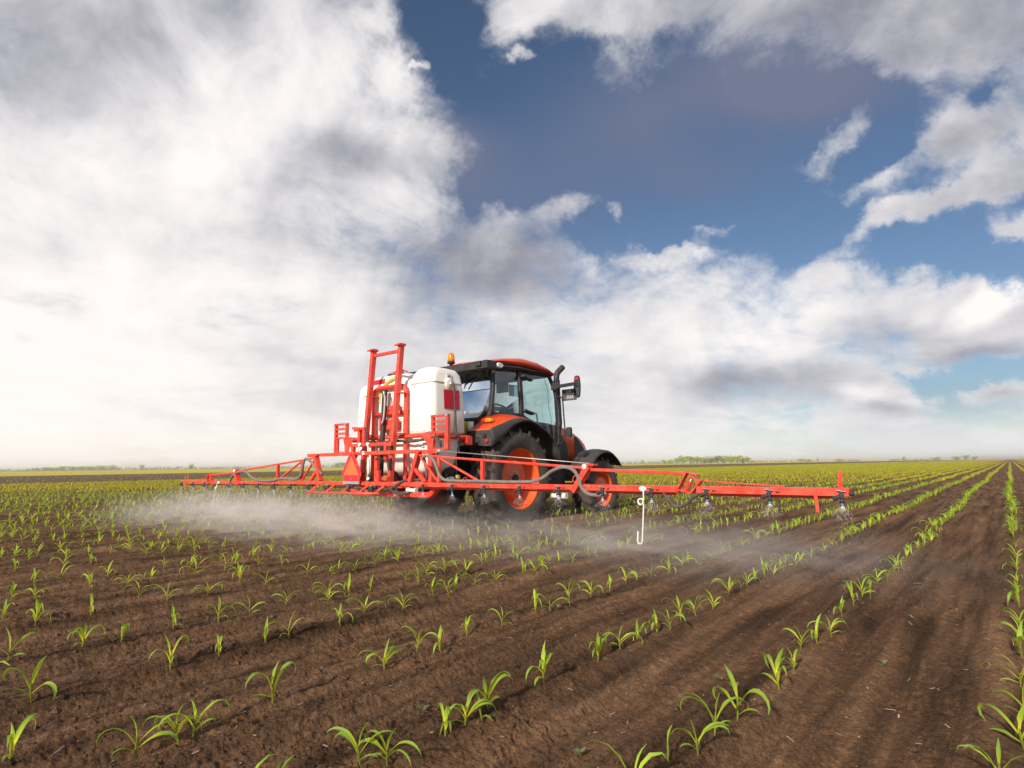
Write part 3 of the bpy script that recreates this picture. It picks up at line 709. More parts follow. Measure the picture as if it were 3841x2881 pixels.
# everything farther away: one mass of the same plants, simpler with distance
def mass(name, pts, protos, scl):
    VV, FF, CC, off = [], [], [], 0
    pr = []; warm = np.array((1.30, 1.0, .9)) if name == 'b' else 1.0
    for V, Fc, C in protos:
        pr.append((V, np.array([f if len(f) == 4 else (*f, f[-1]) for f in Fc]), C))
    for n_, (x, y, z) in enumerate(pts):
        V, Fq, C = pr[int(rng.integers(len(pr)))]
        a = rng.uniform(0, 2*PI); s = scl*rng.uniform(.8, 1.12); c_, s_ = math.cos(a)*s, math.sin(a)*s
        W_ = np.empty_like(V); W_[:, 0] = V[:, 0]*c_-V[:, 1]*s_+x; W_[:, 1] = V[:, 0]*s_+V[:, 1]*c_+y; W_[:, 2] = V[:, 2]*s+z
        VV.append(W_); FF.append(Fq+off); CC.append(C*warm*rng.uniform(.85, 1.15)); off += len(V)
    return VV, FF, CC, off
rest = [i for i in range(len(allp)) if not isind[i]]
nearp = [(xa[i], ya[i], za[i]) for i in rest if z_[i] < 22]
farp = [(xa[i], ya[i], za[i]*max(0, min(1, (90-math.hypot(xa[i]-CAM.x, ya[i]-CAM.y))/50))) for i in rest if z_[i] >= 22]
A1 = mass('a', nearp, mid, .86); A2 = mass('b', farp, low, .88)
# sparse seedlings on the next strip
sp = []
n_sp = 3000
xs = rng.uniform(-112, -37.4, n_sp); ys = rng.uniform(-40, 160, n_sp); xs = ROW0-ROWS*np.rint((ROW0-xs)/ROWS)
ok = inview(xs, ys, .05); sp = [(x, y, 0.) for x, y in zip(xs[ok], ys[ok])]
A3 = mass('c', sp, low, .88)
# rows beyond 150 m: closed bands of leaves, a jagged ribbon of many small faces for each row
VV, FF, CC = [], [], []; off = 0
for k in range(-14, 63):
    rx = ROW0-ROWS*k
    ys = np.geomspace(148, 1500, 90); w = .09
    n_ = len(ys)
    h = .085+rng.uniform(-.02, .02, n_); xo = rng.normal(0, .01, n_)
    a_ = np.stack([rx-w+xo, ys, np.zeros(n_)], 1); b_ = np.stack([rx+xo, ys, h], 1); c_ = np.stack([rx+w+xo, ys, np.zeros(n_)], 1)
    ok = inview(np.full(n_, rx), ys, .1)
    v = np.stack([a_, b_, c_], 1).reshape(-1, 3); i = np.arange(n_-1)*3
    f = np.concatenate([np.stack([i, i+1, i+4, i+3], 1), np.stack([i+1, i+2, i+5, i+4], 1)])
    VV.append(v); FF.append(f+off); CC.append(np.tile(np.array((.62, .58, .07)), (len(v), 1))*rng.uniform(.8, 1.2, (len(v), 1))); off += len(v)
parts_ = [A1, A2, A3, (VV, FF, CC, off)]
co = []; fq = []; cc = []; o_ = 0
for v, f, c, n_ in parts_:
    if not v: continue
    co += v; fq += [x+o_ for x in f]; cc += c; o_ += n_
co = np.concatenate(co); fq = np.concatenate(fq); cc = np.concatenate(cc)
me = bpy.data.meshes.new('corn_rows'); me.vertices.add(len(co)); me.vertices.foreach_set('co', co.ravel())
me.loops.add(fq.size); me.loops.foreach_set('vertex_index', fq.ravel()); me.polygons.add(len(fq))
me.polygons.foreach_set('loop_start', np.arange(len(fq))*4); me.polygons.foreach_set('use_smooth', np.ones(len(fq), bool))
me.update(calc_edges=True); me.materials.append(M['leaf'])
at = me.color_attributes.new('tint', 'FLOAT_COLOR', 'POINT'); at.data.foreach_set('color', np.concatenate([cc, np.ones((len(cc), 1))], 1).ravel())
o = bpy.data.objects.new('corn_rows', me); COL.objects.link(o)
tag(o, 'rows of young corn running away to the horizon', 'corn', None, 'stuff')
print('corn', len(allp), 'near', len(nearp), 'far', len(farp), 'faces', len(fq))

# small broad-leaved weeds between the rows, and bits of dry straw
def weed(x, y, seed, label):
    r = random.Random(seed); V, Fc, C = [], [], []
    for k in range(r.choice((3, 4, 5))):
        a = r.uniform(0, 2*PI); v, f, c = leaf((0, 0, .004), a, r.uniform(.022, .036), .015, R(r.uniform(20, 50)), R(r.uniform(10, 50)), 4, r)
        o = len(V); V += v; Fc += [tuple(i+o for i in q) for q in f]; C += [np.array((.20, .27, .13))]*len(v)
    o = bpy.data.objects.new('weed', plant_mesh('weed', V, Fc, np.array(C))); COL.objects.link(o); o.location = (x, y, float(height(x, y))+.003)
    tag(o, label, 'weed', 'small weeds between the corn rows')
weed(6.22, -1.87, 5, 'small grey-green weed alone on bare soil between the two right-hand corn rows')
weed(5.84, -2.57, 6, 'small pale weed right behind a corn seedling near the bottom centre right')
weed(5.01, -3.37, 7, 'small pale weed with narrow leaves on soil left of the bottom centre seedlings')
weed(6.23, -0.99, 8, 'tiny weed halfway up the bare strip between the two right-hand corn rows')
weed(5.74, -2.46, 9, 'tiny weed left of the second corn seedling in the near right row')
weed(4.60, -1.96, 10, 'tiny weed between two corn seedlings near the centre of the field')
weed(5.63, -3.30, 11, 'tiny low weed on dark soil at the bottom, right of centre')
weed(6.26, 7.29, 12, 'bright green weed upright on the bare strip at the far right')
b = MB()
for i in range(520):
    rr_ = .95*math.exp(rng.uniform(0, 2.6)); a = yaw0+rng.uniform(-.75, .75)
    x, y = CAM.x+math.sin(a)*rr_, CAM.y+math.cos(a)*rr_; z = float(height(x, y))+.003
    d = Vector((rng.normal(), rng.normal(), rng.normal()*.25)).normalized(); l = float(rng.uniform(.004, .028)) if rng.random() < .93 else float(rng.uniform(.04, .07))
    b.beam(Vector((x, y, z))-d*l/2, Vector((x, y, z))+d*l/2, float(rng.uniform(.002, .005)), .0015)
M['straw'] = paint('straw', (.42, .31, .22), (.25, .16, .11), .8, (.3, .7), coat=0, scale=30)
o = b.build('straw_bits', 'straw'); tag(o, 'bits of pale dry straw scattered over the brown soil', 'straw', None, 'stuff')
b = MB()
for i in range(9000):                                     # loose clods
    rr_ = 1.0*math.exp(rng.uniform(0, 2.3)); a = yaw0+rng.uniform(-.78, .78)
    x, y = CAM.x+math.sin(a)*rr_, CAM.y+math.cos(a)*rr_; z = float(height(x, y)); s = float(rng.uniform(.003, .009)) if rng.random() < .88 else float(rng.uniform(.009, .022))
    vs = [Vector((x, y, z))+Vector((p[0]*s*rng.uniform(.7, 1.2), p[1]*s*rng.uniform(.7, 1.2), p[2]*s*rng.uniform(.5, 1.0))) for p in ((1, 0, 0), (0, 1, 0), (-1, 0, 0), (0, -1, 0), (0, 0, 1), (0, 0, -1))]
    b.add(vs, [(0, 1, 4), (1, 2, 4), (2, 3, 4), (3, 0, 4), (1, 0, 5), (2, 1, 5), (3, 2, 5), (0, 3, 5)])
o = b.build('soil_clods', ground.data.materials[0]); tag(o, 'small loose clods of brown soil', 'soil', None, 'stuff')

# ---------------------------------------------------------------- tractor
T0 = (0, 2.06, 0.0)
tractor = empty('tractor', T0, 'orange and black tractor with glass cab and mounted sprayer, driving away over the field', 'tractor')
def tb(mb, name, mats, parent=None, **k):
    return mb.build(name, mats, tractor if parent is None else parent, base=T0, **k)
def local(o, loc):                       # place a part built round its own origin
    o.location = (loc[0]-T0[0], loc[1]-T0[1], loc[2]-T0[2]); return o
# ---- wheels (built round the origin, axle along X, outer side +X)
def tyre_mesh(Rt, rim, wid, nl, lugh):
    b = MB(); hw = wid/2
    prof = [(-hw*.93, rim), (-hw*1.0, rim+.03), (-hw*1.06, (rim+Rt)/2), (-hw*1.02, Rt-.085), (-hw*.95, Rt-.05), (-hw*.6, Rt-.032), (0, Rt-.026), (hw*.6, Rt-.032), (hw*.95, Rt-.05), (hw*1.02, Rt-.085), (hw*1.06, (rim+Rt)/2), (hw*1.0, rim+.03), (hw*.93, rim)]
    b.lathe(prof, 72)
    for side in (-1, 1):
        for i in range(nl):
            a0 = 2*PI*(i+(.5 if side > 0 else 0))/nl; secs = []
            stations = [(1.045, Rt-.115, -.004, .0), (1.03, Rt-.06, .012, .05), (.93, Rt-.030, .030, .10), (.60, Rt-.016, .034, .55), (.28, Rt-.010, .034, 1.02), (-.02, Rt-.008, .030, 1.35)]
            for f, r_, h_, adv in stations:
                ang = a0-adv*.25*(wid/.42)/Rt*.75; hwid = (.026 if f > .9 else .021)*(Rt/.73)**.5
                x = side*hw*f
                def pt(r2, da): return (x, math.cos(ang+da)*r2, math.sin(ang+da)*r2)
                top = r_+lugh*(.55 if f > 1 else 1)
                bot = r_-.035
                secs.append([pt(bot, -hwid*1.35/Rt), pt(top, -hwid/Rt), pt(top, hwid/Rt), pt(bot, hwid*1.35/Rt)])
            if f: pass
            b.loft(secs, 0, True, True, False)
    return b
def rim_mesh(r, w, dish, side_off):
    b = MB()
    # outer flange, barrel, well, then the bulged disc
    o = side_off
    prof = [(o-.02, r+.012), (o, r+.008), (o+.004, r-.004), (o-.012, r-.018), (o-.030, r-.030), (o-.075, r-.036), (o-.085, r-.060), (o-.150, r-.066), (o-.160, r-.095), (o-.20, r-.10)]
    b.lathe(prof, 64)
    d = dish
    b.lathe([(o-.20, r-.098), (d-.06, r*.70), (d-.035, r*.655), (d-.004, r*.61), (d, r*.56), (d-.004, r*.30), (d, r*.24), (d+.004, 0.001)], 64)
    b.lathe([(o-w, r+.01), (o-w+.03, r-.03), (o-.2, r-.10)], 48)
    b.lathe([(o-w+.06, r-.02), (o-w+.10, .12), (o-w+.05, 0.001)], 32)
    return b
def hub_mesh(d, rh, nb, rb, rbolt):
    b = MB()
    b.lathe([(d-.02, rh), (d+.030, rh), (d+.036, rh*.85), (d+.036, .001)], 28, 0)
    for k in range(nb):
        a = 2*PI*k/nb+.2; c = (math.cos(a)*rb, math.sin(a)*rb)
        b.cyl((d-.005, *c), (d+.012, *c), rbolt*1.5, 14, 1); b.cyl((d+.01, *c), (d+.034, *c), rbolt, 6, 1); b.cyl((d+.033, *c), (d+.042, *c), rbolt*.5, 8, 0)
    return b
def wheel(name, Rt, rim, wid, nl, lugh, loc, label_side, rot, dish, hubr, nb, rb):
    ro = rim_mesh(rim, wid*.9, dish, wid*.43).build(name, 'rimorange', tractor); local(ro, loc)
    ty = tyre_mesh(Rt, rim, wid, nl, lugh).build('tyre', 'rubber', ro)
    hb = hub_mesh(dish, hubr, nb, rb, .013).build('hub', ['dark', 'steel'], ro)
    bl = MB()                                       # valve and small disc bolts on the barrel
    for k in range(8):
        a = 2*PI*k/8+.1; c = (math.cos(a)*rim*.80, math.sin(a)*rim*.80); bl.cyl((wid*.43-.21, *c), (wid*.43-.165, *c), .013, 8)
    bl.build('rim_bolts', 'steel', ro)
    ro.rotation_euler = (rot, 0, 0 if label_side > 0 else PI)
    return ro
wheel('rear_wheel', .735, .455, .44, 19, .040, (.89, 2.06, .655), 1, .15, .065, .062, 8, .098)
wheel('rear_wheel', .735, .455, .44, 19, .040, (-.89, 2.06, .655), -1, .5, .065, .062, 8, .098)
wheel('front_wheel', .540, .315, .36, 16, .034, (.92, 4.40, .425), 1, .3, .120, .030, 6, .066)
wheel('front_wheel', .540, .315, .36, 16, .034, (-.92, 4.40, .425), -1, .8, .110, .030, 6, .066)
# ---- chassis, engine, transmission, hitch
b = MB()
b.box((0, 2.05, .74), (.46, 1.1, .46)); b.box((0, 3.2, .72), (.42, 1.5, .42)); b.box((0, 4.3, .70), (.36, 1.6, .30))
b.box((0, 3.9, 1.0), (.52, 1.0, .42)); b.cyl((-.72, 2.06, .655), (.72, 2.06, .655), .13, 16); b.cyl((-.78, 4.4, .43), (.78, 4.4, .43), .085, 14); b.box((0, 4.4, .47), (.3, .28, .24))
b.box((0, 1.45, .98), (.50, .24, .42)); b.box((.32, 2.0, 1.12), (.22, .7, .2)); b.box((-.32, 2.0, 1.12), (.22, .7, .2))
for s in (-1, 1):
    b.beam((s*.42, 1.55, .50), (s*.38, 1.12, .46), .03, .08); b.beam((s*.33, 1.62, 1.06), (s*.40, 1.22, .98), .05, .06); b.beam((s*.40, 1.24, .98), (s*.41, 1.24, .50), .03, .03)
    b.box((s*.62, 3.25, .62), (.34, .62, .30)); b.beam((s*.62, 3.0, .45), (s*.62, 3.0, 1.1), .04, .04)
    for k in range(3): b.box((s*.80, 3.18, .42+.24*k), (.22, .30, .025)); 
    b.beam((s*.70, 3.03, .38), (s*.70, 3.03, 1.0), .02, .03); b.beam((s*.70, 3.33, .38), (s*.70, 3.33, 1.0), .02, .03)
b.tube([(0, 1.35, .62), (0, .95, .62)], .06, 12); b.box((0, 5.15, .80), (.50, .16, .30)); b.box((0, 5.0, .62), (.34, .3, .18))
for i in range(9):
    x = -.35+.085*i; b.tube(curve([(x, 1.4, 1.22), (x+.03, 1.25, 1.16+.04*(i % 3)), (x*1.1, 1.1, 1.0-.05*(i % 2))], 5), .011, 6)
tb(b, 'chassis', 'dark', bevel=.012)
b = MB()                                              # link arm knobs and couplings behind the axle
b.cyl((.44, 1.3, 1.16), (.62, 1.3, 1.16), .02, 10, 0); b.cyl((.40, 1.2, .82), (.60, 1.2, .80), .022, 10, 0)
b.cyl((.52, 1.25, .95), (.52, 1.25, .68), .018, 10, 0); b.box((.3, 1.22, 1.02), (.05, .1, .06), 0)
tb(b, 'hitch_links', 'steel')
# ---- hood
def hood_sec(y, hw, zt, zb, r=.12):
    pts = []
    for k in range(7):
        a = PI/2*k/6; pts.append((hw-r+r*math.cos(a), y, zt-r*.75+r*.75*math.sin(a)))
    pts = [(hw, y, zb)]+pts+[(0, y, zt+.015)]
    return pts+[(-x, yy, z) for x, yy, z in pts[::-1][1:]]
b = MB()
b.loft([hood_sec(3.52, .37, 1.62, .92), hood_sec(3.9, .375, 1.60, .90), hood_sec(4.2, .38, 1.56, .88), hood_sec(4.5, .38, 1.49, .88), hood_sec(4.8, .365, 1.38, .90), hood_sec(4.98, .34, 1.28, .92), hood_sec(5.10, .31, 1.14, .96, .10), hood_sec(5.15, .28, 1.02, .98, .04)], 0)
hood = tb(b, 'hood', 'orange')
for s in (-1, 1):
    for out in ([(3.55, .80), (4.28, .80), (4.31, 1.05), (4.26, 1.24), (4.12, 1.345), (3.95, 1.365), (3.55, 1.365)],
                [(4.55, .93), (4.88, .96), (4.93, 1.08), (4.86, 1.20), (4.62, 1.37), (4.55, 1.38)]):
        b = MB().poly([(s*(.389 if out[0][0] < 4 else .372-.035*max(0, (y-4.6)/.4)), y, z) for y, z in out], .012, (s, 0, 0))
        tb(b, 'side_grille', 'black', hood)
b = MB()
b.poly([(x, 5.155, z) for x, z in ((-.20, .98), (.20, .98), (.22, 1.10), (-.22, 1.10))], .02, (0, 1, 0))
b.loft([[(.30, 5.02, 1.20), (.34, 4.98, 1.16), (.31, 5.10, 1.10)], [(.22, 5.06, 1.24), (.22, 5.1, 1.14), (.22, 5.13, 1.12)]])
b.loft([[(-.30, 5.02, 1.20), (-.34, 4.98, 1.16), (-.31, 5.10, 1.10)], [(-.22, 5.06, 1.24), (-.22, 5.1, 1.14), (-.22, 5.13, 1.12)]])
tb(b, 'headlight', 'lampglass', hood)
# ---- rear fenders: black outer lip and rear end, orange deck towards the cab
LIP = [(1.36, 1.13), (1.44, 1.165), (1.52, 1.21), (1.65, 1.30), (1.80, 1.41), (1.92, 1.465), (2.06, 1.505), (2.22, 1.515), (2.42, 1.46), (2.64, 1.37), (2.84, 1.245), (2.96, 1.08), (3.03, .84)]
TOP = [(1.34, 1.35), (1.42, 1.385), (1.52, 1.42), (1.64, 1.455), (1.78, 1.505), (1.92, 1.535), (2.06, 1.55), (2.25, 1.55), (2.46, 1.49), (2.68, 1.395), (2.88, 1.265), (3.0, 1.09), (3.07, .84)]
DECK = [(1.36, 1.355), (1.42, 1.39), (1.52, 1.465), (1.64, 1.57), (1.76, 1.62), (1.92, 1.65), (2.08, 1.65), (2.27, 1.62), (2.5, 1.54), (2.72, 1.43), (2.9, 1.29), (3.02, 1.11), (3.09, .84)]
for s in (-1, 1):
    b = MB(); secs = []
    for (ly, lz), (ty_, tz), (dy, dz) in zip(LIP, TOP, DECK):
        secs.append([(s*1.12, ly+.01, lz+.0), (s*1.135, ly, lz+.004), (s*1.14, (ly*.6+ty_*.4), lz*.6+tz*.4), (s*1.115, (ly*.25+ty_*.75), lz*.25+tz*.75+.006), (s*1.085, ty_, tz), (s*.96, ty_*.6+dy*.4, tz*.5+dz*.5), (s*.70, dy, dz)])
    b.loft(secs, 0, False, False, True, mats=lambda i, k: 1 if k >= 4 and i < 8 else 0)
    # rear panel and inner side
    b.add([(s*.68, 1.345, 1.155), (s*1.06, 1.33, 1.13), (s*1.12, 1.36, 1.13), (s*1.14, 1.355, 1.22), (s*1.085, 1.34, 1.35), (s*.70, 1.355, 1.352)], [(0, 1, 2, 3, 4, 5)], 0)
    b.add([(s*.68, 1.345, 1.155), (s*1.06, 1.33, 1.13), (s*1.12, 1.36, 1.13), (s*1.10, 1.52, 1.20), (s*.66, 1.60, 1.25)], [(0, 1, 2, 3, 4)], 0)
    b.add([(s*.70, y, z) for y, z in DECK]+[(s*.70, 3.0, .75), (s*.70, 1.9, .9), (s*.66, 1.60, 1.0), (s*.68, 1.345, 1.155)], [list(range(17))], 0)
    fd = tb(b, 'rear_fender', ['fender', 'orange'], solid=.012)
    for x_ in (.80, 1.0): tb(MB().poly([(s*(x_-.035), 1.325, 1.25), (s*(x_+.035), 1.325, 1.25), (s*(x_+.03), 1.325, 1.305), (s*(x_-.01), 1.325, 1.305)], .008, (0, -1, 0)), 'vent_slot', 'dark', fd)
    lg = MB(); cx_, cz_ = .86, 1.225; yy = 1.330
    lg.tube([(s*(cx_+.065*math.cos(a)), yy, cz_+.036*math.sin(a)) for a in [2*PI*k/28 for k in range(29)]], .006, 6, caps=False)
    lg.beam((s*(cx_-.03), yy, cz_-.022), (s*(cx_-.018), yy, cz_+.022), .012, .006, up=(0, 1, 0)); lg.beam((s*(cx_-.02), yy, cz_-.002), (s*(cx_+.035), yy, cz_+.02), .012, .006, up=(0, 1, 0)); lg.beam((s*(cx_-.012), yy, cz_-.001), (s*(cx_+.032), yy, cz_-.02), .012, .006, up=(0, 1, 0))
    tb(lg, 'emblem', 'fender', fd)
    tb(MB().cyl((s*1.06, 1.35, 1.20), (s*1.06, 1.31, 1.20), .026, 18), 'reflector', 'lensred', fd)
    tl = MB()
    def rr(x0, x1, z, mat):
        n = 10; tl.loft([[(s*x, 1.615-dd, z+hh) for x, hh in [(x0+(x1-x0)*(.5-.5*math.cos(2*PI*k/n)), .036*math.sin(2*PI*k/n)) for k in range(n)]] for dd in (0, .06)], mat)
    for (x0, x1, mt) in ((.80, .885, 0), (.885, .99, 1)):
        tl.box((s*(x0+x1)/2, 1.525, 1.508), (abs(x1-x0), .085, .060), mt)
    tb(tl, 'tail_light', ['lensred', 'lensamber'], fd, bevel=.018)
# ---- front fenders
for s in (-1, 1):
    secs = []
    for k in range(15):
        a = R(165-k*(165-36)/14); rr_ = .685
        cy, cz = 4.40+.02, .42
        def q_(x, dr): return (s*x, cy+math.cos(a)*(rr_+dr)*1.0, cz+math.sin(a)*(rr_+dr))
        secs.append([q_(.70, -.01), q_(.76, .004), q_(.85, .010), q_(.865, .018), q_(1.0, .014), q_(1.015, .006), q_(1.12, -.004), q_(1.165, -.045)])
    tb(MB().loft(secs, 0, False, False, True), 'front_fender', 'fender', solid=.010)
    b = MB(); b.beam((s*.66, 4.4, .50), (s*.68, 4.3, 1.09), .04, .05); tb(b, 'fender_bracket', 'dark')
# ---- cab
b = MB()
def path(pts, w, h, up=(1, 0, 0), mat=0):
    for a, c in zip(pts[:-1], pts[1:]): b.beam(a, c, w, h, mat, up=up, ends=(.008, .008))
for s in (-1, 1):
    path([(s*.76, 1.72, 1.60), (s*.785, 1.735, 1.75), (s*.755, 1.80, 2.02), (s*.72, 1.84, 2.34)], .055, .07)              # rear pillar
    path([(s*.80, 2.44, 1.60), (s*.80, 2.43, 1.9), (s*.775, 2.44, 2.14), (s*.745, 2.46, 2.36)], .085, .05)               # B pillar
    path([(s*.72, 3.30, 2.38), (s*.76, 3.40, 2.15), (s*.79, 3.465, 1.85), (s*.80, 3.475, 1.6), (s*.80, 3.46, 1.35), (s*.79, 3.43, 1.0)], .060, .05)  # A pillar
    path([(s*.80, 2.46, 1.64), (s*.80, 2.60, 1.585), (s*.80, 2.80, 1.47), (s*.80, 3.00, 1.30), (s*.80, 3.12, 1.12), (s*.80, 3.2, .95), (s*.79, 3.43, .95)], .035, .035)  # door edge over the fender
    path([(s*.77, 1.76, 1.625), (s*.80, 2.42, 1.645)], .05, .05)
    path([(s*.74, 1.86, 2.345), (s*.745, 2.46, 2.37), (s*.72, 3.30, 2.39)], .05, .06)
path([(-.62, 1.665, 1.555), (.62, 1.665, 1.555)], .05, .05, up=(0, 0, 1)); path([(.60, 1.665, 1.555), (.785, 1.73, 1.73)], .05, .05); path([(-.60, 1.665, 1.555), (-.785, 1.73, 1.73)], .05, .05)
path([(-.72, 1.80, 2.345), (.72, 1.80, 2.345)], .06, .07, up=(0, 0, 1)); path([(-.72, 3.30, 2.39), (.72, 3.30, 2.39)], .05, .06, up=(0, 0, 1))
b.box((0, 2.5, 1.08), (1.36, 1.7, .10)); b.box((0, 3.42, 1.28), (1.30, .10, .50)); b.box((0, 1.72, 1.42), (1.30, .08, .22))
cab = tb(b, 'cab_frame', 'black', bevel=.012)
def pane(name, pts, mat, ax=(1, 0, 0)):
    return tb(MB().add(pts, [list(range(len(pts)))]), name, mat, cab)
for s in (-1, 1):
    pane('quarter_window', [(s*.775, 1.77, 1.66), (s*.797, 2.40, 1.67), (s*.795, 2.40, 1.9), (s*.738, 2.43, 2.34), (s*.715, 1.87, 2.33), (s*.75, 1.82, 2.05)], 'glass_clear', (s, 0, 0))
    dr = pane('door', [(s*.797, 2.48, 1.64), (s*.797, 2.62, 1.58), (s*.797, 2.82, 1.46), (s*.797, 3.02, 1.29), (s*.797, 3.14, 1.11), (s*.797, 3.21, .97), (s*.785, 3.41, .97), (s*.795, 3.44, 1.35), (s*.795, 3.45, 1.6), (s*.785, 3.44, 1.85), (s*.755, 3.38, 2.15), (s*.722, 3.29, 2.36), (s*.742, 2.49, 2.345), (s*.772, 2.475, 2.14)], 'glass_teal', (s, 0, 0))
    h = MB()
    h.beam((s*.82, 2.44, 2.275), (s*.80, 2.70, 2.225), .045, .075, up=(1, 0, 0)); h.beam((s*.84, 2.44, 1.72), (s*.835, 2.68, 1.67), .045, .085, up=(1, 0, 0))
    tb(h, 'door_hinge', 'black', dr, bevel=.014)
    h = MB(); h.tube(curve([(s*.84, 3.30, 1.56), (s*.86, 3.34, 1.50), (s*.86, 3.36, 1.25), (s*.84, 3.34, 1.18)]), .016, 8); h.loft([[(s*(.80+dx), 3.33+.055*math.cos(a), 1.37+.16*math.sin(a)) for a in [2*PI*k/16 for k in range(16)]] for dx in (0, .03)])
    tb(h, 'door_handle', 'black', dr)
pane('rear_window', [(-.60, 1.68, 1.575), (.60, 1.68, 1.575), (.765, 1.735, 1.745), (.735, 1.795, 2.02), (.705, 1.82, 2.32), (-.705, 1.82, 2.32), (-.735, 1.795, 2.02), (-.765, 1.735, 1.745)], 'glass_clear', (0, -1, 0))
pane('windscreen', [(-.74, 3.46, 1.40), (.74, 3.46, 1.40), (.75, 3.465, 1.75), (.68, 3.31, 2.36), (-.68, 3.31, 2.36), (-.75, 3.465, 1.75)], 'glass_teal', (0, 1, 0))
# roof: black underside band with the orange cap on top
def roof_sec(y, hw, zb, zt, rnd):
    pts = [(hw-.05, y, zb), (hw, y, zb+.03), (hw+.005, y, (zb+zt)/2), (hw-.03, y, zt-.025), (hw-.12, y, zt), (0, y, zt+rnd)]
    return pts+[(-x, yy, z) for x, yy, z in pts[::-1][1:]]
b = MB(); b.loft([roof_sec(1.66, .76, 2.335, 2.385, .01), roof_sec(1.80, .80, 2.33, 2.42, .01), roof_sec(2.4, .83, 2.35, 2.45, .01), roof_sec(3.1, .82, 2.36, 2.42, .01), roof_sec(3.34, .76, 2.35, 2.39, .01)], 0)
roof = tb(b, 'roof', 'black')
b = MB(); b.loft([roof_sec(1.68, .74, 2.38, 2.43, .02), roof_sec(1.86, .79, 2.42, 2.48, .03), roof_sec(2.12, .815, 2.43, 2.53, .03), roof_sec(2.5, .845, 2.44, 2.575, .03), roof_sec(2.85, .845, 2.43, 2.555, .03), roof_sec(3.15, .835, 2.405, 2.50, .03), roof_sec(3.36, .80, 2.37, 2.43, .02), roof_sec(3.40, .72, 2.365, 2.39, .02)], 0)
tb(b, 'roof_cap', 'orange', roof)
b = MB(); b.loft([[(.835+.03*d, 1.87+.078*math.cos(a)*(1-.25*d), 2.372+.046*math.sin(a)*(1-.25*d)) for a in [2*PI*k/20 for k in range(20)]] for d in (0, .6, 1)])
tb(b, 'work_light', 'lampglass', roof)
b = MB(); b.box((-.02, 1.50, 2.335), (1.80, .10, .115)); b.box((.92, 1.56, 2.335), (.08, .22, .12)); b.box((.80, 1.44, 2.35), (.10, .05, .075)); b.box((0, 1.68, 2.33), (1.5, .28, .05))
for x in (-.5, .5): b.beam((x, 1.55, 2.30), (x, 1.8, 2.32), .04, .04)
tb(b, 'rear_visor', 'black', roof, bevel=.006)
b = MB(); b.lathe([(2.405, .03), (2.425, .03), (2.43, .060), (2.455, .062), (2.462, .055)], 20, axis='Z'); b.v = [(x+.17, y+1.49, z) for x, y, z in b.v]
b.cyl((.17, 1.49, 2.36), (.17, 1.49, 2.42), .018, 10)
bc = tb(b, 'beacon', 'dark')
b = MB(); b.lathe([(2.460, .001), (2.460, .054), (2.50, .056), (2.555, .050), (2.585, .040), (2.603, .022), (2.607, .001)], 24, axis='Z'); b.v = [(x+.17, y+1.49, z) for x, y, z in b.v]
tb(b, 'beacon_lens', 'beacon', bc)
# wiper on the rear window
b = MB(); b.tube(curve([(.10, 1.76, 2.27), (.20, 1.75, 2.20), (.26, 1.74, 2.26), (.33, 1.755, 2.24)]), .009, 6); b.beam((.10, 1.75, 2.14), (.34, 1.745, 2.27), .014, .02); b.beam((.20, 1.75, 2.06), (.27, 1.745, 2.18), .010, .018); b.box((.62, 1.745, 2.25), (.03, .03, .16)); tb(b, 'wiper', 'black', cab)
# exhaust
b = MB()
b.tube(curve([(.46, 3.66, 1.42), (.56, 3.64, 1.38), (.66, 3.61, 1.42), (.70, 3.60, 1.56), (.70, 3.59, 1.75), (.69, 3.58, 2.10), (.69, 3.575, 2.33)], 6), .058, 18)
b.tube(curve([(.69, 3.575, 2.30), (.69, 3.575, 2.40), (.70, 3.60, 2.47), (.72, 3.66, 2.53), (.735, 3.71, 2.58)], 5), [.050]*8+[.052]*5+[.054, .054, .054, .050][:4] if False else .052, 16)
ex = tb(b, 'exhaust_pipe', 'black')
b = MB()
for i in range(12): b.box((.70+.056*.7, 3.545, 1.60+i*.055), (.03, .025, .02))
tb(b, 'heat_shield_slots', 'dark', ex)
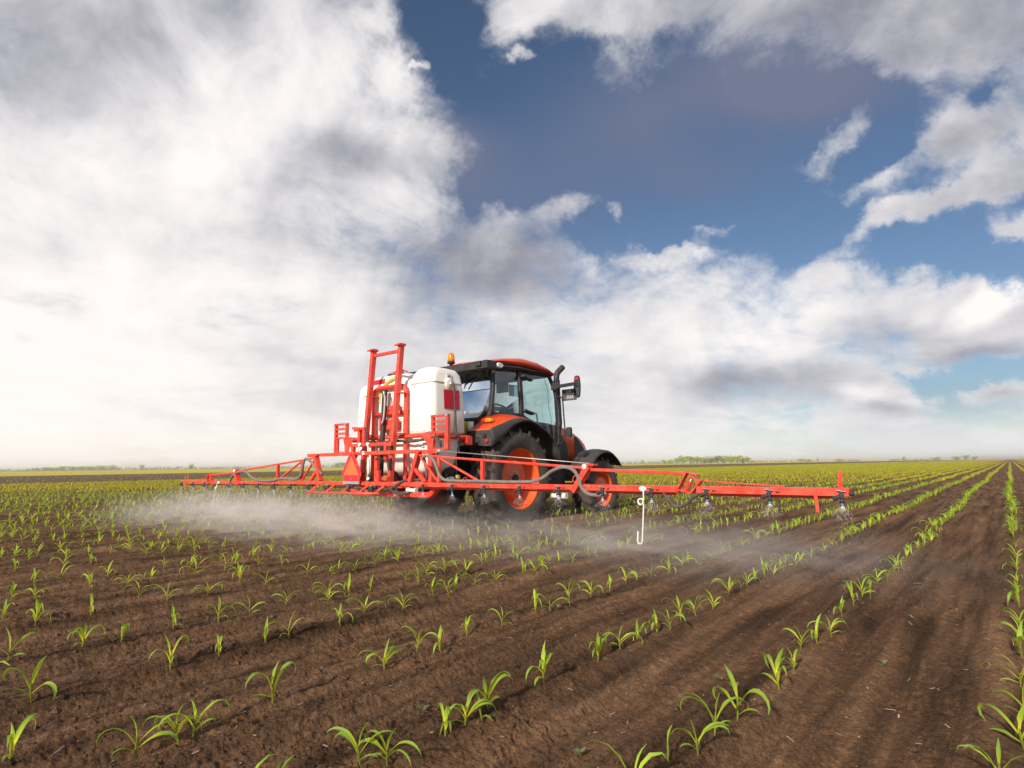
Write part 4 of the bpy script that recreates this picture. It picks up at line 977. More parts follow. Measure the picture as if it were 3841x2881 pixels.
# mirrors, arm, work lamp on the grab rail, number plate
for s in (-1, 1):
    b = MB(); b.box((s*.83, 3.34, 2.19), (.16, .05, .13)); b.beam((s*.88, 3.30, 2.17), (s*1.26, 3.28, 2.185), .04, .055); b.beam((s*.80, 3.40, 2.08), (s*.80, 3.40, 2.26), .03, .05); b.cyl((s*.84, 3.34, 2.25), (s*.84, 3.34, 2.30), .015)
    arm = tb(b, 'mirror_arm', 'black', cab, bevel=.006)
    b = MB(); b.loft([[(s*(1.315+.060*c*(1-.25*abs(q))), 3.275+yy, 2.13+.185*q) for c, q in [(math.copysign(abs(math.cos(a))**.45, math.cos(a)), math.copysign(abs(math.sin(a))**.45, math.sin(a))) for a in [2*PI*k/28+.01 for k in range(28)]]] for yy in (-.02, .035)])
    mr_ = tb(b, 'mirror', 'black', arm, bevel=.012)
    tb(MB().box((s*1.315, 3.250, 2.085), (.088, .004, .20)), 'mirror_glass', 'mirror', arm); tb(MB().box((s*1.315, 3.249, 2.265), (.08, .006, .045)), 'mirror_reflector', 'labelred', arm)
    b = MB(); b.tube(curve([(s*.80, 3.40, 2.02), (s*.90, 3.38, 2.00), (s*.955, 3.36, 1.95), (s*.98, 3.36, 1.62), (s*.99, 3.36, 1.36), (s*.93, 3.36, 1.22), (s*.82, 3.40, 1.17)], 6), .013, 8); b.tube([(s*.80, 3.42, 1.34), (s*1.02, 3.35, 1.335)], .013, 8)
    tb(b, 'grab_rail', 'black', cab)
    b = MB(); b.loft([[(s*(1.075+.048*cc), 3.33+yy, 1.39+.085*ss) for cc, ss in [(math.copysign(abs(math.cos(a))**.5, math.cos(a)), math.copysign(abs(math.sin(a))**.5, math.sin(a))) for a in [2*PI*k/24+.01 for k in range(24)]]] for yy in (0, .06)], 0)
    wl_ = tb(b, 'side_lamp', 'black', bevel=.008); tb(MB().box((s*1.075, 3.396, 1.39), (.08, .008, .15)), 'lamp_lens', 'lampglass', wl_)
b = MB(); b.box((1.03, 3.46, 2.035), (.30, .008, .20)); pl = tb(b, 'number_plate', 'plate', bevel=.003)
tb(MB().box((1.03, 3.454, 2.037), (.30, .004, .006)), 'plate_frame', 'dark', pl)
text_mesh('plate_lettering', 'GII', .085, 'platetext', pl, (1.02-T0[0], 3.455-T0[1], 2.088-T0[2]), (R(90), 0, 0), .003)
text_mesh('plate_lettering', '-93A', .085, 'platetext', pl, (1.04-T0[0], 3.455-T0[1], 1.988-T0[2]), (R(90), 0, 0), .003)
# interior
b = MB(); b.box((0, 2.30, 1.45), (.50, .46, .12)); b.beam((0, 2.08, 1.50), (0, 2.00, 2.02), .46, .11, up=(1, 0, 0)); b.box((0, 2.0, 2.10), (.26, .09, .16)); b.box((0, 2.3, 1.25), (.3, .3, .3)); b.box((.33, 2.3, 1.62), (.08, .36, .05)); b.box((-.33, 2.3, 1.62), (.08, .36, .05))
tb(b, 'seat', 'seat', bevel=.03)
b = MB(); b.box((0, 3.1, 1.38), (.40, .30, .52)); b.beam((0, 3.0, 1.55), (0, 2.85, 1.78), .06, .06); b.box((.48, 2.35, 1.46), (.26, .8, .30)); b.box((.46, 2.0, 1.70), (.22, .12, .20)); b.box((-.48, 2.35, 1.40), (.26, .8, .25)); tb(b, 'console', 'black', bevel=.02)
b = MB(); Rm = Matrix.Rotation(R(-28), 3, 'X')
b.tube([Vector((0, 2.82, 1.80))+Rm @ Vector((.19*math.cos(2*PI*k/32), .19*math.sin(2*PI*k/32), 0)) for k in range(33)], .015, 8, caps=False)
for k in range(3): b.beam((0, 2.82, 1.79), Vector((0, 2.82, 1.80))+Rm @ Vector((.19*math.cos(2*PI*k/3), .19*math.sin(2*PI*k/3), 0)), .02, .02)
tb(b, 'steering_wheel', 'black')
b = MB(); b.box((.02, 3.20, 2.17), (.02, .26, .20)); tb(b, 'sun_shade', 'glass_teal', cab)
b = MB(); b.tube(curve([(.70, 2.55, 1.72), (.72, 2.85, 1.71), (.73, 2.93, 1.66), (.73, 2.95, 1.42)]), .014, 8); tb(b, 'inner_grab_rail', 'steel', cab)
b = MB(); b.tube(curve([(.70, 3.2, 2.32), (.74, 3.24, 2.1), (.76, 3.22, 1.85), (.77, 3.28, 1.6), (.76, 3.27, 1.3)]), .004, 5); tb(b, 'inner_cable', 'dark', cab)
b = MB(); b.box((.42, 2.42, 2.16), (.26, .02, .26)); b.beam((.42, 2.42, 2.3), (.42, 2.42, 2.36), .02, .02); tb(b, 'monitor', 'black', cab, bevel=.02)
b = MB(); b.box((.30, 1.58, 1.44), (.36, .10, .16)); b.box((.36, 1.52, 1.38), (.20, .10, .18)); tb(b, 'folded_cover', 'yellow', bevel=.04)
b = MB(); b.cyl((.62, 1.46, 1.36), (.62, 1.46, 1.50), .045, 12); tb(b, 'reservoir', 'labelwhite')
for s in (-1, 1):
    b = MB(); b.poly([(s*.52, 1.18, 1.20), (s*.52, 1.50, 1.16), (s*.52, 1.44, 1.24), (s*.52, 1.18, 1.62)], .03, (s, 0, 0)); tb(b, 'hitch_plate', 'red')

# ---------------------------------------------------------------- driver
def person():
    bm = bmesh.new(); lay = bm.verts.layers.skin.verify()
    J = {}
    def v(n, p, r, root=False):
        x = bm.verts.new(p); x[lay].radius = (r, r) if not isinstance(r, tuple) else r; x[lay].use_root = root; J[n] = x
    v('pel', (0, 2.24, 1.60), (.155, .12), True); v('wst', (0, 2.20, 1.76), (.14, .11)); v('chs', (0, 2.20, 1.92), (.165, .12)); v('nkb', (0, 2.21, 2.04), .075); v('nk', (0, 2.225, 2.09), .052); v('hd', (0, 2.245, 2.15), .070); v('hd2', (0, 2.25, 2.225), .082); v('hd3', (0, 2.24, 2.285), .055)
    for s, a in ((-1, 'l'), (1, 'r')):
        v('sh'+a, (s*.19, 2.21, 1.99), .062); v('el'+a, (s*.25, 2.38, 1.78), .045); v('wr'+a, (s*.17, 2.62, 1.80), .030); v('ha'+a, (s*.15, 2.70, 1.81), .032)
        v('hp'+a, (s*.10, 2.32, 1.56), .095); v('kn'+a, (s*.15, 2.72, 1.56), .062); v('an'+a, (s*.15, 2.86, 1.19), .045); v('ft'+a, (s*.15, 2.99, 1.16), .038)
    E = [('pel', 'wst'), ('wst', 'chs'), ('chs', 'nkb'), ('nkb', 'nk'), ('nk', 'hd'), ('hd', 'hd2'), ('hd2', 'hd3')]
    for a in 'lr': E += [('chs', 'sh'+a), ('sh'+a, 'el'+a), ('el'+a, 'wr'+a), ('wr'+a, 'ha'+a), ('pel', 'hp'+a), ('hp'+a, 'kn'+a), ('kn'+a, 'an'+a), ('an'+a, 'ft'+a)]
    for a, c in E: bm.edges.new((J[a], J[c]))
    # five fingers on each hand, closed on the steering wheel
    for s, a in ((-1, 'l'), (1, 'r')):
        for f, (dx, ln) in enumerate(((-.026, .030), (-.012, .038), (.002, .040), (.015, .036), (.027, .026))):
            p1 = bm.verts.new((s*.15+dx, 2.725+(.0 if f else -.015), 1.825)); p1[lay].radius = (.010, .010); p2 = bm.verts.new((s*.15+dx*1.1, 2.735+ln*.5, 1.805)); p2[lay].radius = (.009, .009); p3 = bm.verts.new((s*.15+dx, 2.725+ln*.3, 1.785)); p3[lay].radius = (.008, .008)
            bm.edges.new((J['ha'+a], p1)); bm.edges.new((p1, p2)); bm.edges.new((p2, p3))
    me = bpy.data.meshes.new('person'); bm.to_mesh(me); bm.free()
    o = bpy.data.objects.new('person', me); COL.objects.link(o)
    sk = o.modifiers.new('skin', 'SKIN'); sk.use_smooth_shade = True; sb = o.modifiers.new('sub', 'SUBSURF'); sb.levels = 2; sb.render_levels = 2
    me.materials.append(M['shirt'])
    tag(o, 'driver in a grey shirt seated in the tractor cab with hands on the wheel', 'person')
    b = MB(); n = 16                                     # head surface with hair
    def ball(c, r, mat, n1=12, n2=16, cut=-9):
        secs = []
        for i in range(n1+1):
            t = PI*i/n1; 
            secs.append([(c[0]+r[0]*math.sin(t)*math.cos(2*PI*k/n2), c[1]+r[1]*math.sin(t)*math.sin(2*PI*k/n2), max(cut, c[2]+r[2]*math.cos(t))) for k in range(n2)])
        b.loft(secs, mat)
    ball((0, 2.243, 2.20), (.088, .105, .128), 0)
    tb_ = b.build('head', 'skin', o)
    b = MB(); ball((0, 2.228, 2.235), (.094, .108, .105), 0, cut=2.17); b.build('hair', 'hair', o)
    b = MB(); b.tube([(0, 2.35, 2.20), (0, 2.372, 2.175), (0, 2.352, 2.165)], [.010, .015, .010], 8)
    for s in (-1, 1): b.tube([(s*.088, 2.235, 2.215), (s*.098, 2.228, 2.195), (s*.088, 2.238, 2.17)], [.012, .014, .010], 8)
    b.build('nose_and_ears', 'skin', o)
    b = MB(); b.beam((-.03, 2.343, 2.125), (.03, 2.343, 2.125), .008, .008)
    for s in (-1, 1): b.tube([(s*.034-.008, 2.336, 2.212), (s*.034+.008, 2.336, 2.212)], .007, 6)
    b.build('face_details', 'dark', o)
person()

# ---------------------------------------------------------------- field sprayer on the three-point hitch
S0 = (0, .4, .45)
sprayer = empty('field_sprayer', S0, 'red boom sprayer with white tank and wide folding boom, hitched behind the tractor', 'crop sprayer')
def sb_(mb, name, mats, parent=None, **k): return mb.build(name, mats, sprayer if parent is None else parent, base=S0, **k)
# tank: rounded sections, a waist groove where the frame tube runs, two raised humps on top
def rsec(z, x0, x1, y0, y1, r, n=6):
    pts = []
    for cx_, cy_, a0 in ((x1-r, y1-r, 0), (x0+r, y1-r, PI/2), (x0+r, y0+r, PI), (x1-r, y0+r, 3*PI/2)):
        for k in range(n+1): a = a0+PI/2*k/n; pts.append((cx_+r*math.cos(a), cy_+r*math.sin(a), z))
    return pts
b = MB()
Z = [(.72, .40, .68, .86, .10), (.74, .56, .60, .92, .12), (.79, .70, .545, .97, .13), (.88, .80, .515, 1.0, .12), (1.00, .835, .50, 1.01, .10), (1.19, .85, .495, 1.02, .09), (1.205, .85, .51, 1.02, .09), (1.215, .82, .545, 1.0, .09), (1.285, .82, .545, 1.0, .09), (1.295, .85, .50, 1.10, .09), (1.32, .865, .49, 1.12, .08), (1.6, .86, .49, 1.12, .08), (1.9, .845, .495, 1.105, .08), (2.00, .83, .50, 1.09, .08), (2.05, .81, .52, 1.07, .08), (2.09, .72, .58, 1.0, .10)]
b.loft([rsec(z, -w, w, y0, y1, r) for z, w, y0, y1, r in Z])
b.loft([rsec(z, x0, x1, y0, y1, r) for z, x0, x1, y0, y1, r in ((1.98, .345, .835, .493, 1.09, .08), (2.0, .335, .845, .485, 1.10, .08), (2.012, .345, .835, .493, 1.09, .08), (2.12, .37, .82, .515, 1.08, .09), (2.19, .40, .79, .55, 1.04, .12), (2.22, .46, .70, .62, .96, .10), (2.227, .52, .62, .70, .86, .04))])
b.loft([rsec(z, x0, x1, y0, y1, r) for z, x0, x1, y0, y1, r in ((2.0, -.62, .30, .53, 1.05, .1), (2.13, -.60, .26, .545, 1.03, .1), (2.18, -.56, .20, .59, .98, .1), (2.195, -.46, .08, .68, .88, .08))])
for x in (.42, .55, .68): b.loft([[(x-.035, .495, z), (x-.02, .475, z), (x+.02, .475, z), (x+.035, .495, z)] for z in (1.33, 1.9)], 0, False, False)
for x in (.55, .68): b.loft([[(x-.035, .50, z), (x-.02, .485, z), (x+.02, .485, z), (x+.035, .50, z)] for z in (1.02, 1.18)], 0, False, False)
tank = sb_(b, 'tank', 'tank')
sb_(MB().poly([(.862, .685, 1.63), (.862, .98, 1.63), (.850, .98, 1.895), (.850, .685, 1.895)], .006, (1, 0, 0)), 'red_panel', 'labelred', tank)
sb_(MB().poly([(-.52, .541, 2.06), (-.24, .541, 2.06), (-.24, .547, 2.135), (-.52, .547, 2.135)], .006, (0, -1, 0)), 'red_panel', 'labelred', tank)
lb = sb_(MB().poly([(.838, .755, 2.05), (.838, .84, 2.05), (.826, .84, 2.125), (.826, .755, 2.125)], .006, (1, 0, 0)), 'warning_label', 'labelwhite', tank)
b = MB(); b.beam((.845, .775, 2.06), (.837, .80, 2.11), .004, .006, up=(1, 0, 0)); b.beam((.845, .82, 2.06), (.837, .80, 2.11), .004, .006, up=(1, 0, 0)); b.beam((.842, .77, 2.08), (.842, .825, 2.08), .004, .006, up=(1, 0, 0)); sb_(b, 'label_symbol', 'ink', lb)
b = MB(); b.lathe([(.0, .09), (.03, .085), (.045, .06), (.045, .001)], 20, axis='X'); b.v = [(x+.815, y+.80, z+1.985) for x, y, z in b.v]; sb_(b, 'hose_boss', 'tank', tank)
b = MB(); b.cyl((.85, .80, 1.985), (.90, .80, 1.975), .022, 12); sb_(b, 'hose_fitting', 'steel', tank)
b = MB(); b.tube(curve([(.885, .80, 1.99), (.93, .80, 1.95), (.92, .83, 1.80), (.90, .86, 1.55), (.89, .88, 1.35), (.92, .90, 1.20), (.90, .93, 1.03)]), .016, 10); sb_(b, 'sight_hose', 'hose', tank)
b = MB(); b.lathe([(2.19, .18), (2.225, .18), (2.235, .15), (2.235, .001)], 24, axis='Z'); b.v = [(x-.20, y+.78, z-.01) for x, y, z in b.v]; b.box((-.17, .78, 2.235), (.1, .04, .03)); sb_(b, 'tank_lid', 'black', tank)
b = MB(); b.tube(curve([(-.30, .50, 1.78), (-.28, .50, 1.92), (-.20, .50, 2.02), (-.06, .52, 2.10), (.04, .54, 2.12)]), .026, 10); sb_(b, 'filler_hose', 'yellowhose', tank)
b = MB(); b.tube([(.02, .54, 2.12), (.10, .55, 2.12)], .030, 12); b.tube([(.10, .55, 2.12), (.20, .56, 2.11)], .018, 12); sb_(b, 'hose_coupling', 'steel', tank)
b = MB(); b.beam((-.05, .50, 2.19), (.30, .42, 2.19), .05, .015); b.beam((.26, .44, 2.19), (.40, .42, 2.16), .03, .02); sb_(b, 'bracket_bar', 'red')
# mast: two leaning rails with a top bar
def rail(s, z): t = (z-.5)/(2.53-.5); return Vector((s*.31, .21+.17*t, z))
b = MB()
for s in (-1, 1): b.beam(rail(s, .50), rail(s, 2.53), .078, .055, up=(1, 0, 0))
b.beam(rail(-1, 2.46), rail(1, 2.46), .04, .045)
for s in (-1, 1): b.box(rail(s, 2.545), (.085, .11, .035)); b.cyl(rail(s, 2.535)+Vector((-.05, -.075, 0)), rail(s, 2.535)+Vector((.05, -.075, 0)), .012)
sb_(b, 'mast', 'red', bevel=.006)
b = MB(); pts = [(-.36, .44, .60), (-.36, .44, 1.2), (-.36, .44, 1.80), (-.345, .44, 1.92), (-.27, .44, 1.975), (0, .44, 1.98), (.27, .44, 1.975), (.345, .44, 1.92), (.36, .44, 1.80), (.36, .44, 1.2), (.36, .44, .60)]
b.tube(curve(pts, 5), .031, 14); b.tube([(-.36, .44, 1.60), (.36, .44, 1.60)], .028, 12)
for s in (-1, 1):
    for z in (1.30, 1.86): b.box((s*.34, .38, z), (.12, .18, .012))
    b.beam((s*.36, .46, 1.6), (s*.36, .56, 1.6), .04, .04)
sb_(b, 'support_hoop', 'red')
b = MB(); b.box((.06, .44, 1.66), (.34, .03, .10)); b.box((.02, .43, 1.44), (.40, .03, .14)); b.box((-.16, .42, 1.45), (.06, .03, .18)); b.beam((.06, .43, 1.36), (.04, .43, 1.22), .05, .02, up=(0, 1, 0))
for x, z in ((0, 1.67), (-.05, 1.51), (.04, 1.51), (-.05, 1.42), (.1, 1.42)): b.cyl((x, .43, z), (x, .405, z), .014, 10, 1)
sb_(b, 'mounting_plate', ['red', 'steel'], bevel=.004)
b = MB(); b.tube([(-.075, .36, .70), (-.06, .40, 1.94)], .038, 16); b.cyl((-.075, .36, .62), (-.075, .36, .72), .050, 14)
lc = sb_(b, 'lift_cylinder', 'black')
b = MB(); b.tube(curve([(-.02, .37, 1.90), (.0, .33, 1.90), (.015, .34, 1.80), (.0, .34, 1.55), (-.03, .33, 1.45)]), .012, 8); sb_(b, 'oil_line', 'steel', lc)
b = MB(); b.tube([(.36, .50, 1.62), (.66, .52, 1.50)], .018, 10); b.tube([(.62, .52, 1.515), (.68, .52, 1.49)], .026, 10); sb_(b, 'gas_strut', 'dark')
# frame round the tank
b = MB(); b.tube([(-.90, .42, 1.26), (.90, .42, 1.26)], .030, 14)
for s in (-1, 1): b.tube([(s*.88, .42, 1.25), (s*.88, 1.16, 1.245)], .032, 14); b.box((s*.90, 1.12, 1.20), (.05, .11, .12))
b.box((0, 1.12, .62), (1.0, .10, .10)); b.box((0, .62, .60), (1.0, .10, .10))
for s in (-1, 1): b.box((s*.45, .85, .62), (.09, .55, .10)); b.beam((s*.45, 1.15, .50), (s*.5, 1.15, 1.25), .07, .07)
b.beam((-.3, 1.2, 1.25), (0, 1.24, 1.45), .06, .06); b.beam((.3, 1.2, 1.25), (0, 1.24, 1.45), .06, .06)
sb_(b, 'frame', 'red', bevel=.004)
b = MB(); b.box((0, .50, .475), (1.70, .09, .075))
for s in (-1, 1):
    b.beam((s*.82, .50, .475), (s*.98, .50, .61), .075, .09, up=(0, 1, 0)); b.beam((s*.86, .46, .60), (s*.86, .46, 1.06), .08, .07, up=(1, 0, 0))
    b.beam((s*.98, .50, .60), (s*.98, .98, .60), .07, .06)
sb_(b, 'lower_frame', 'red', bevel=.015)
# transport brackets with grip steps on both sides
for s in (-1, 1):
    b = MB()
    b.poly([(s*x, .39, z) for x, z in ((.74, 1.285), (.93, 1.31), (1.02, 1.285), (.94, 1.05), (.87, 1.05), (.86, 1.14))], .012, (0, -1, 0))
    sp_ = Vector((s*1.0, .40, 0))
    for x0 in (.955, 1.235): b.box((s*x0, .40, 1.285), (.035, .05, .46))
    b.box((s*1.20, .405, 1.18), (.05, .03, .24))
    for k, z in enumerate((1.495, 1.425, 1.355, 1.29)):
        b.box((s*1.095, .42, z), (.26, .012, .022)); b.box((s*1.095, .385, z-.002), (.26, .012, .022))
        for j in range(7): b.box((s*(.985+.036*j), .385, z+.016), (.014, .012, .014))
        for j in (.97, 1.10, 1.14, 1.22): b.box((s*j, .402, z), (.02, .045, .020))
    b.box((s*1.095, .40, 1.065), (.28, .10, .02))
    for j in range(7): b.box((s*(.985+.036*j), .352, 1.08), (.014, .01, .016))
    for z in (1.50, 1.30): b.cyl((s*.955, .375, z), (s*.955, .355, z), .018, 12, 1)
    b.cyl((s*1.235, .375, 1.50), (s*1.235, .36, 1.50), .016, 12, 1)
    sb_(b, 'boom_rest', ['red', 'steel'], bevel=.002)
# centre frame of the boom
b = MB()
b.beam((-.40, .10, 1.150), (.50, .10, 1.155), .045, .045); b.beam((-.36, .10, 1.02), (-.36, .10, 1.17), .05, .05); b.beam((.42, .06, .92), (.42, .06, 1.17), .045, .05)
b.beam((-1.0, 0, 1.032), (1.12, 0, 1.035), .045, .048); b.beam((-1.02, 0, .635), (1.0, 0, .635), .05, .048)
b.beam((.26, .04, .66), (.26, .04, 1.03), .05, .05, up=(1, 0, 0)); b.beam((-.27, .04, .66), (-.27, .04, 1.03), .05, .05, up=(1, 0, 0))
b.beam((.32, .02, .60), (.32, .02, .80), .04, .05, up=(1, 0, 0)); b.box((.47, .02, .70), (.10, .05, .05)); b.box((0, .06, .70), (.20, .05, .05)); b.beam((-.16, .02, .64), (-.16, .02, .72), .04, .04)
b.beam((.50, .06, 1.12), (.50, .06, 1.155), .10, .05)
sb_(b, 'boom_centre_frame', 'red', bevel=.004)
b = MB()
b.poly([(x, -.07, z) for x, z in ((-.33, .735), (-.375, .76), (-.20, 1.045), (-.105, 1.045), (.075, .76), (.03, .665), (-.34, .665))], .006, (0, 1, 0), 1)
sg = sb_(b, 'slow_vehicle_triangle', ['signorange', 'signred'])
b = MB(); b.poly([(x, -.0735, z) for x, z in ((-.325, .745), (-.155, 1.00), (.02, .745))], .003, (0, 1, 0)); sb_(b, 'triangle_centre', 'signorange', sg)
b = MB()
for x, z in ((-.19, 1.03), (-.12, 1.03), (-.28, .88), (-.02, .88), (-.33, .70), (-.155, .69), (.025, .70)): b.cyl((x, -.072, z), (x, -.078, z), .007, 8)
b.box((-.155, -.066, .645), (.36, .012, .036)); sb_(b, 'rivets', 'steel', sg)
b = MB(); b.box((.045, -.027, 1.04), (.055, .003, .045)); lw = sb_(b, 'maker_label', 'labelwhite'); text_mesh('label_letter', 'W', .04, 'ink', lw, (.045, -.0295-.4, 1.04-.45), (R(90), 0, 0), .0008)
for (p, q_) in (((-.15, .06, 1.16), (-.25, .0, .86)), ((.03, .06, 1.16), (.14, .0, .70))):
    b = MB(); P0, P1 = V3(p), V3(q_); b.tube([P0, P1], .011, 8); b.tube([P0.lerp(P1, .45), P0.lerp(P1, .92)], .019, 10); b.tube([P0+Vector((0, -.02, 0)), P0+Vector((0, .02, 0))], .024, 10); b.tube([P1+Vector((0, -.02, 0)), P1+Vector((0, .02, 0))], .022, 10); sb_(b, 'turnbuckle', 'white_metal')
b = MB()
for x in (.50, .47): b.box((x, .09, 1.08 if x > .48 else .88), (.035, .03, .16))
b.cyl((.30, -.01, .955), (.44, -.01, .955), .014, 10); b.tube([(.14, .02, .66), (.14, .02, .76)], .03, 12); b.beam((-.10, .0, .68), (.04, .0, .78), .03, .02)
sb_(b, 'pivot_dampers', 'dark')
# foot rail hanging under the centre
b = MB(); b.tube([(-1.22, -.10, .495), (.50, -.10, .515)], .014, 10)
for x in (-1.02, -.62, -.24, .14, .48): b.beam((x, -.0, .615), (x-.10, -.10, .505), .025, .025)
sb_(b, 'foot_rail', 'red')
# boom wings
def zb(x): return .633 if x > 0 else .635+(x+1)*.0085          # left wing hangs a little
for s, nm in ((1, 'right'), (-1, 'left')):
    b = MB(); z = lambda x: zb(s*x)
    b.beam((s*.98, 0, z(1)), (s*3.47, 0, z(3.5)), .055, .052)                      # inner beam
    b.beam((s*1.2, .05, z(1)-.042), (s*3.4, .05, z(3.4)-.042), .03, .02)
    tz = lambda x: .985-(x-1.18)*.0695 if s > 0 else 1.00-(x-1.05)*.0775
    b.beam((s*1.10, 0, tz(1.10)), (s*3.62, 0, tz(3.62)), .030, .026)               # top chord
    b.beam((s*.99, 0, .66), (s*1.14, 0, 1.03), .055, .08, up=(0, 1, 0)); b.beam((s*1.06, 0, .83), (s*1.26, 0, .66), .045, .045, up=(0, 1, 0))
    b.beam((s*1.5, 0, .66), (s*1.5, 0, tz(1.5)), .038, .045, up=(0, 1, 0)); b.beam((s*2.2, 0, .66), (s*2.2, 0, tz(2.2)), .038, .045, up=(0, 1, 0))
    b.beam((s*1.17, 0, tz(1.2)-.02), (s*1.48, 0, .67), .026, .026); b.beam((s*1.52, 0, tz(1.5)-.02), (s*2.17, 0, .67), .026, .026)
    b.box((s*1.12, 0, 1.035), (.14, .08, .03)); b.beam((s*1.15, .02, 1.03), (s*1.42, .05, 1.03), .045, .05)
    if s > 0: b.beam((1.20, .06, 1.045), (.70, .06, 1.02), .02, .02)
    inner = sb_(b, 'boom_inner_section', 'red', bevel=.007)
    b = MB()
    b.beam((s*3.42, -.012, z(3.4)-.04), (s*3.60, -.012, z(3.6)+.20), .055, .085, up=(0, 1, 0)); b.box((s*3.60, 0, z(3.6)+.215), (.13, .09, .022)); b.cyl((s*3.57, -.06, z(3.6)+.20), (s*3.57, .05, z(3.6)+.20), .024, 14, 1)
    hinge = sb_(b, 'boom_hinge', ['red', 'white_metal'], bevel=.004)
    b = MB()
    b.beam((s*3.50, 0, z(3.5)), (s*4.50, 0, z(4.5)), .055, .058); b.beam((s*3.6, .05, z(3.6)-.042), (s*4.45, .05, z(4.45)-.042), .03, .02)
    b.beam((s*3.60, 0, z(3.6)+.17), (s*4.57, 0, z(4.57)+.135), .025, .030)
    mid_ = sb_(b, 'boom_middle_section', 'red', bevel=.007)
    b = MB()
    for k in range(11): b.cyl((s*(3.56+.065*k), -.0285, z(3.9)+.004), (s*(3.56+.065*k), -.0265, z(3.9)+.004), .006, 8)
    if s > 0: sb_(b, 'bolt_holes', 'dark', mid_)
    # spring break-away knuckle
    b = MB()
    b.beam((s*4.475, 0, z(4.5)-.03), (s*4.585, 0, z(4.5)+.155), .012, .07, up=(0, 1, 0)); b.beam((s*4.57, 0, z(4.5)+.152), (s*4.675, 0, z(4.5)+.118), .07, .012)
    b.beam((s*4.61, 0, z(4.5)-.035), (s*4.70, 0, z(4.5)+.075), .012, .07, up=(0, 1, 0)); b.beam((s*4.70, 0, z(4.5)+.07), (s*4.60, 0, z(4.5)+.115), .07, .012); b.beam((s*4.50, 0, z(4.5)-.005), (s*4.61, 0, z(4.5)-.030), .07, .012)
    kn = sb_(b, 'breakaway_knuckle', 'red', bevel=.003)
    b = MB(); P0, P1 = Vector((s*4.555, 0, z(4.5)-.01)), Vector((s*4.605, 0, z(4.5)+.075)); d = (P1-P0).normalized(); e1 = d.cross(Vector((0, 1, 0))).normalized(); e2 = d.cross(e1)
    b.tube([P0.lerp(P1, t/72)+(e1*math.cos(t*2*PI/12)+e2*math.sin(t*2*PI/12))*.024 for t in range(73)], .0055, 6); sb_(b, 'spring', 'red', kn)
    b = MB(); b.tube([P0-d*.03, P1+d*.07], .008, 8); sb_(b, 'spring_bolt', 'steel', kn)
    b = MB()
    b.beam((s*4.66, 0, z(4.7)), (s*5.80, 0, z(5.8)), .055, .060); b.beam((s*4.75, .05, z(4.75)-.042), (s*5.70, .05, z(5.7)-.042), .03, .02); b.beam((s*4.72, 0, z(4.7)+.072), (s*5.35, 0, z(5.35)+.036), .014, .010)
    b.beam((s*5.735, .02, z(5.7)+.02), (s*5.745, .02, z(5.7)+.148), .028, .008, up=(0, 1, 0)); b.beam((s*5.575, -.034, z(5.6)+.03), (s*5.585, -.034, z(5.6)-.150), .026, .008, up=(0, 1, 0))
    if s < 0: b.beam((-5.62, .02, z(5.6)+.02), (-5.61, .02, z(5.6)+.14), .03, .008, up=(0, 1, 0))
    sb_(b, 'boom_outer_section', 'red', bevel=.009)
    # hanging marker rod with a coil and a hook
    b = MB(); b.loft([[(s*(4.17+.036*math.cos(a)), -.031-d_, z(4.17)+.022*math.sin(a)) for a in [2*PI*k/16 for k in range(16)]] for d_ in (0, .008)])
    for dx in (-.022, .022): b.cyl((s*4.17+dx, -.036, z(4.17)), (s*4.17+dx, -.048, z(4.17)), .008, 8)
    pts = [(s*4.18, -.045, z(4.1)), (s*4.18, -.045, .545)]+[(s*4.155+.026*math.cos(a), -.045-.004*k/6, .52+.026*math.sin(a)) for k, a in [(k, 2*PI*k/12) for k in range(1, 26)]]+[(s*4.18, -.05, .50), (s*4.168, -.05, .34), (s*4.155, -.05, .20)]
    pts += [(s*4.15-.02+.024*math.cos(a)*1.0, -.05, .18+.028*math.sin(a)) for a in [R(-20-k*14) for k in range(11)]]+[(s*4.15-.035, -.05, .26)]
    if s < 0:   # the left rod swings outwards
        def sw(p):
            dz = p[2]-.64; return (p[0]+dz*.42, p[1], p[2])
        pts = [sw(p) for p in pts]
    b.tube(pts, .0062, 8); sb_(b, 'marker_rod', 'white_metal')
    b = MB()
    b.tube(curve([(s*4.36, -.02, z(4.4)-.035), (s*4.40, -.035, z(4.4)-.08), (s*4.46, -.04, z(4.4)-.135), (s*4.52, -.04, z(4.4)-.145), (s*4.58, -.04, z(4.4)-.115), (s*4.64, -.035, z(4.4)-.06), (s*4.68, -.02, z(4.4)-.035)]), .014, 10); sb_(b, 'hose_loop', 'hose')
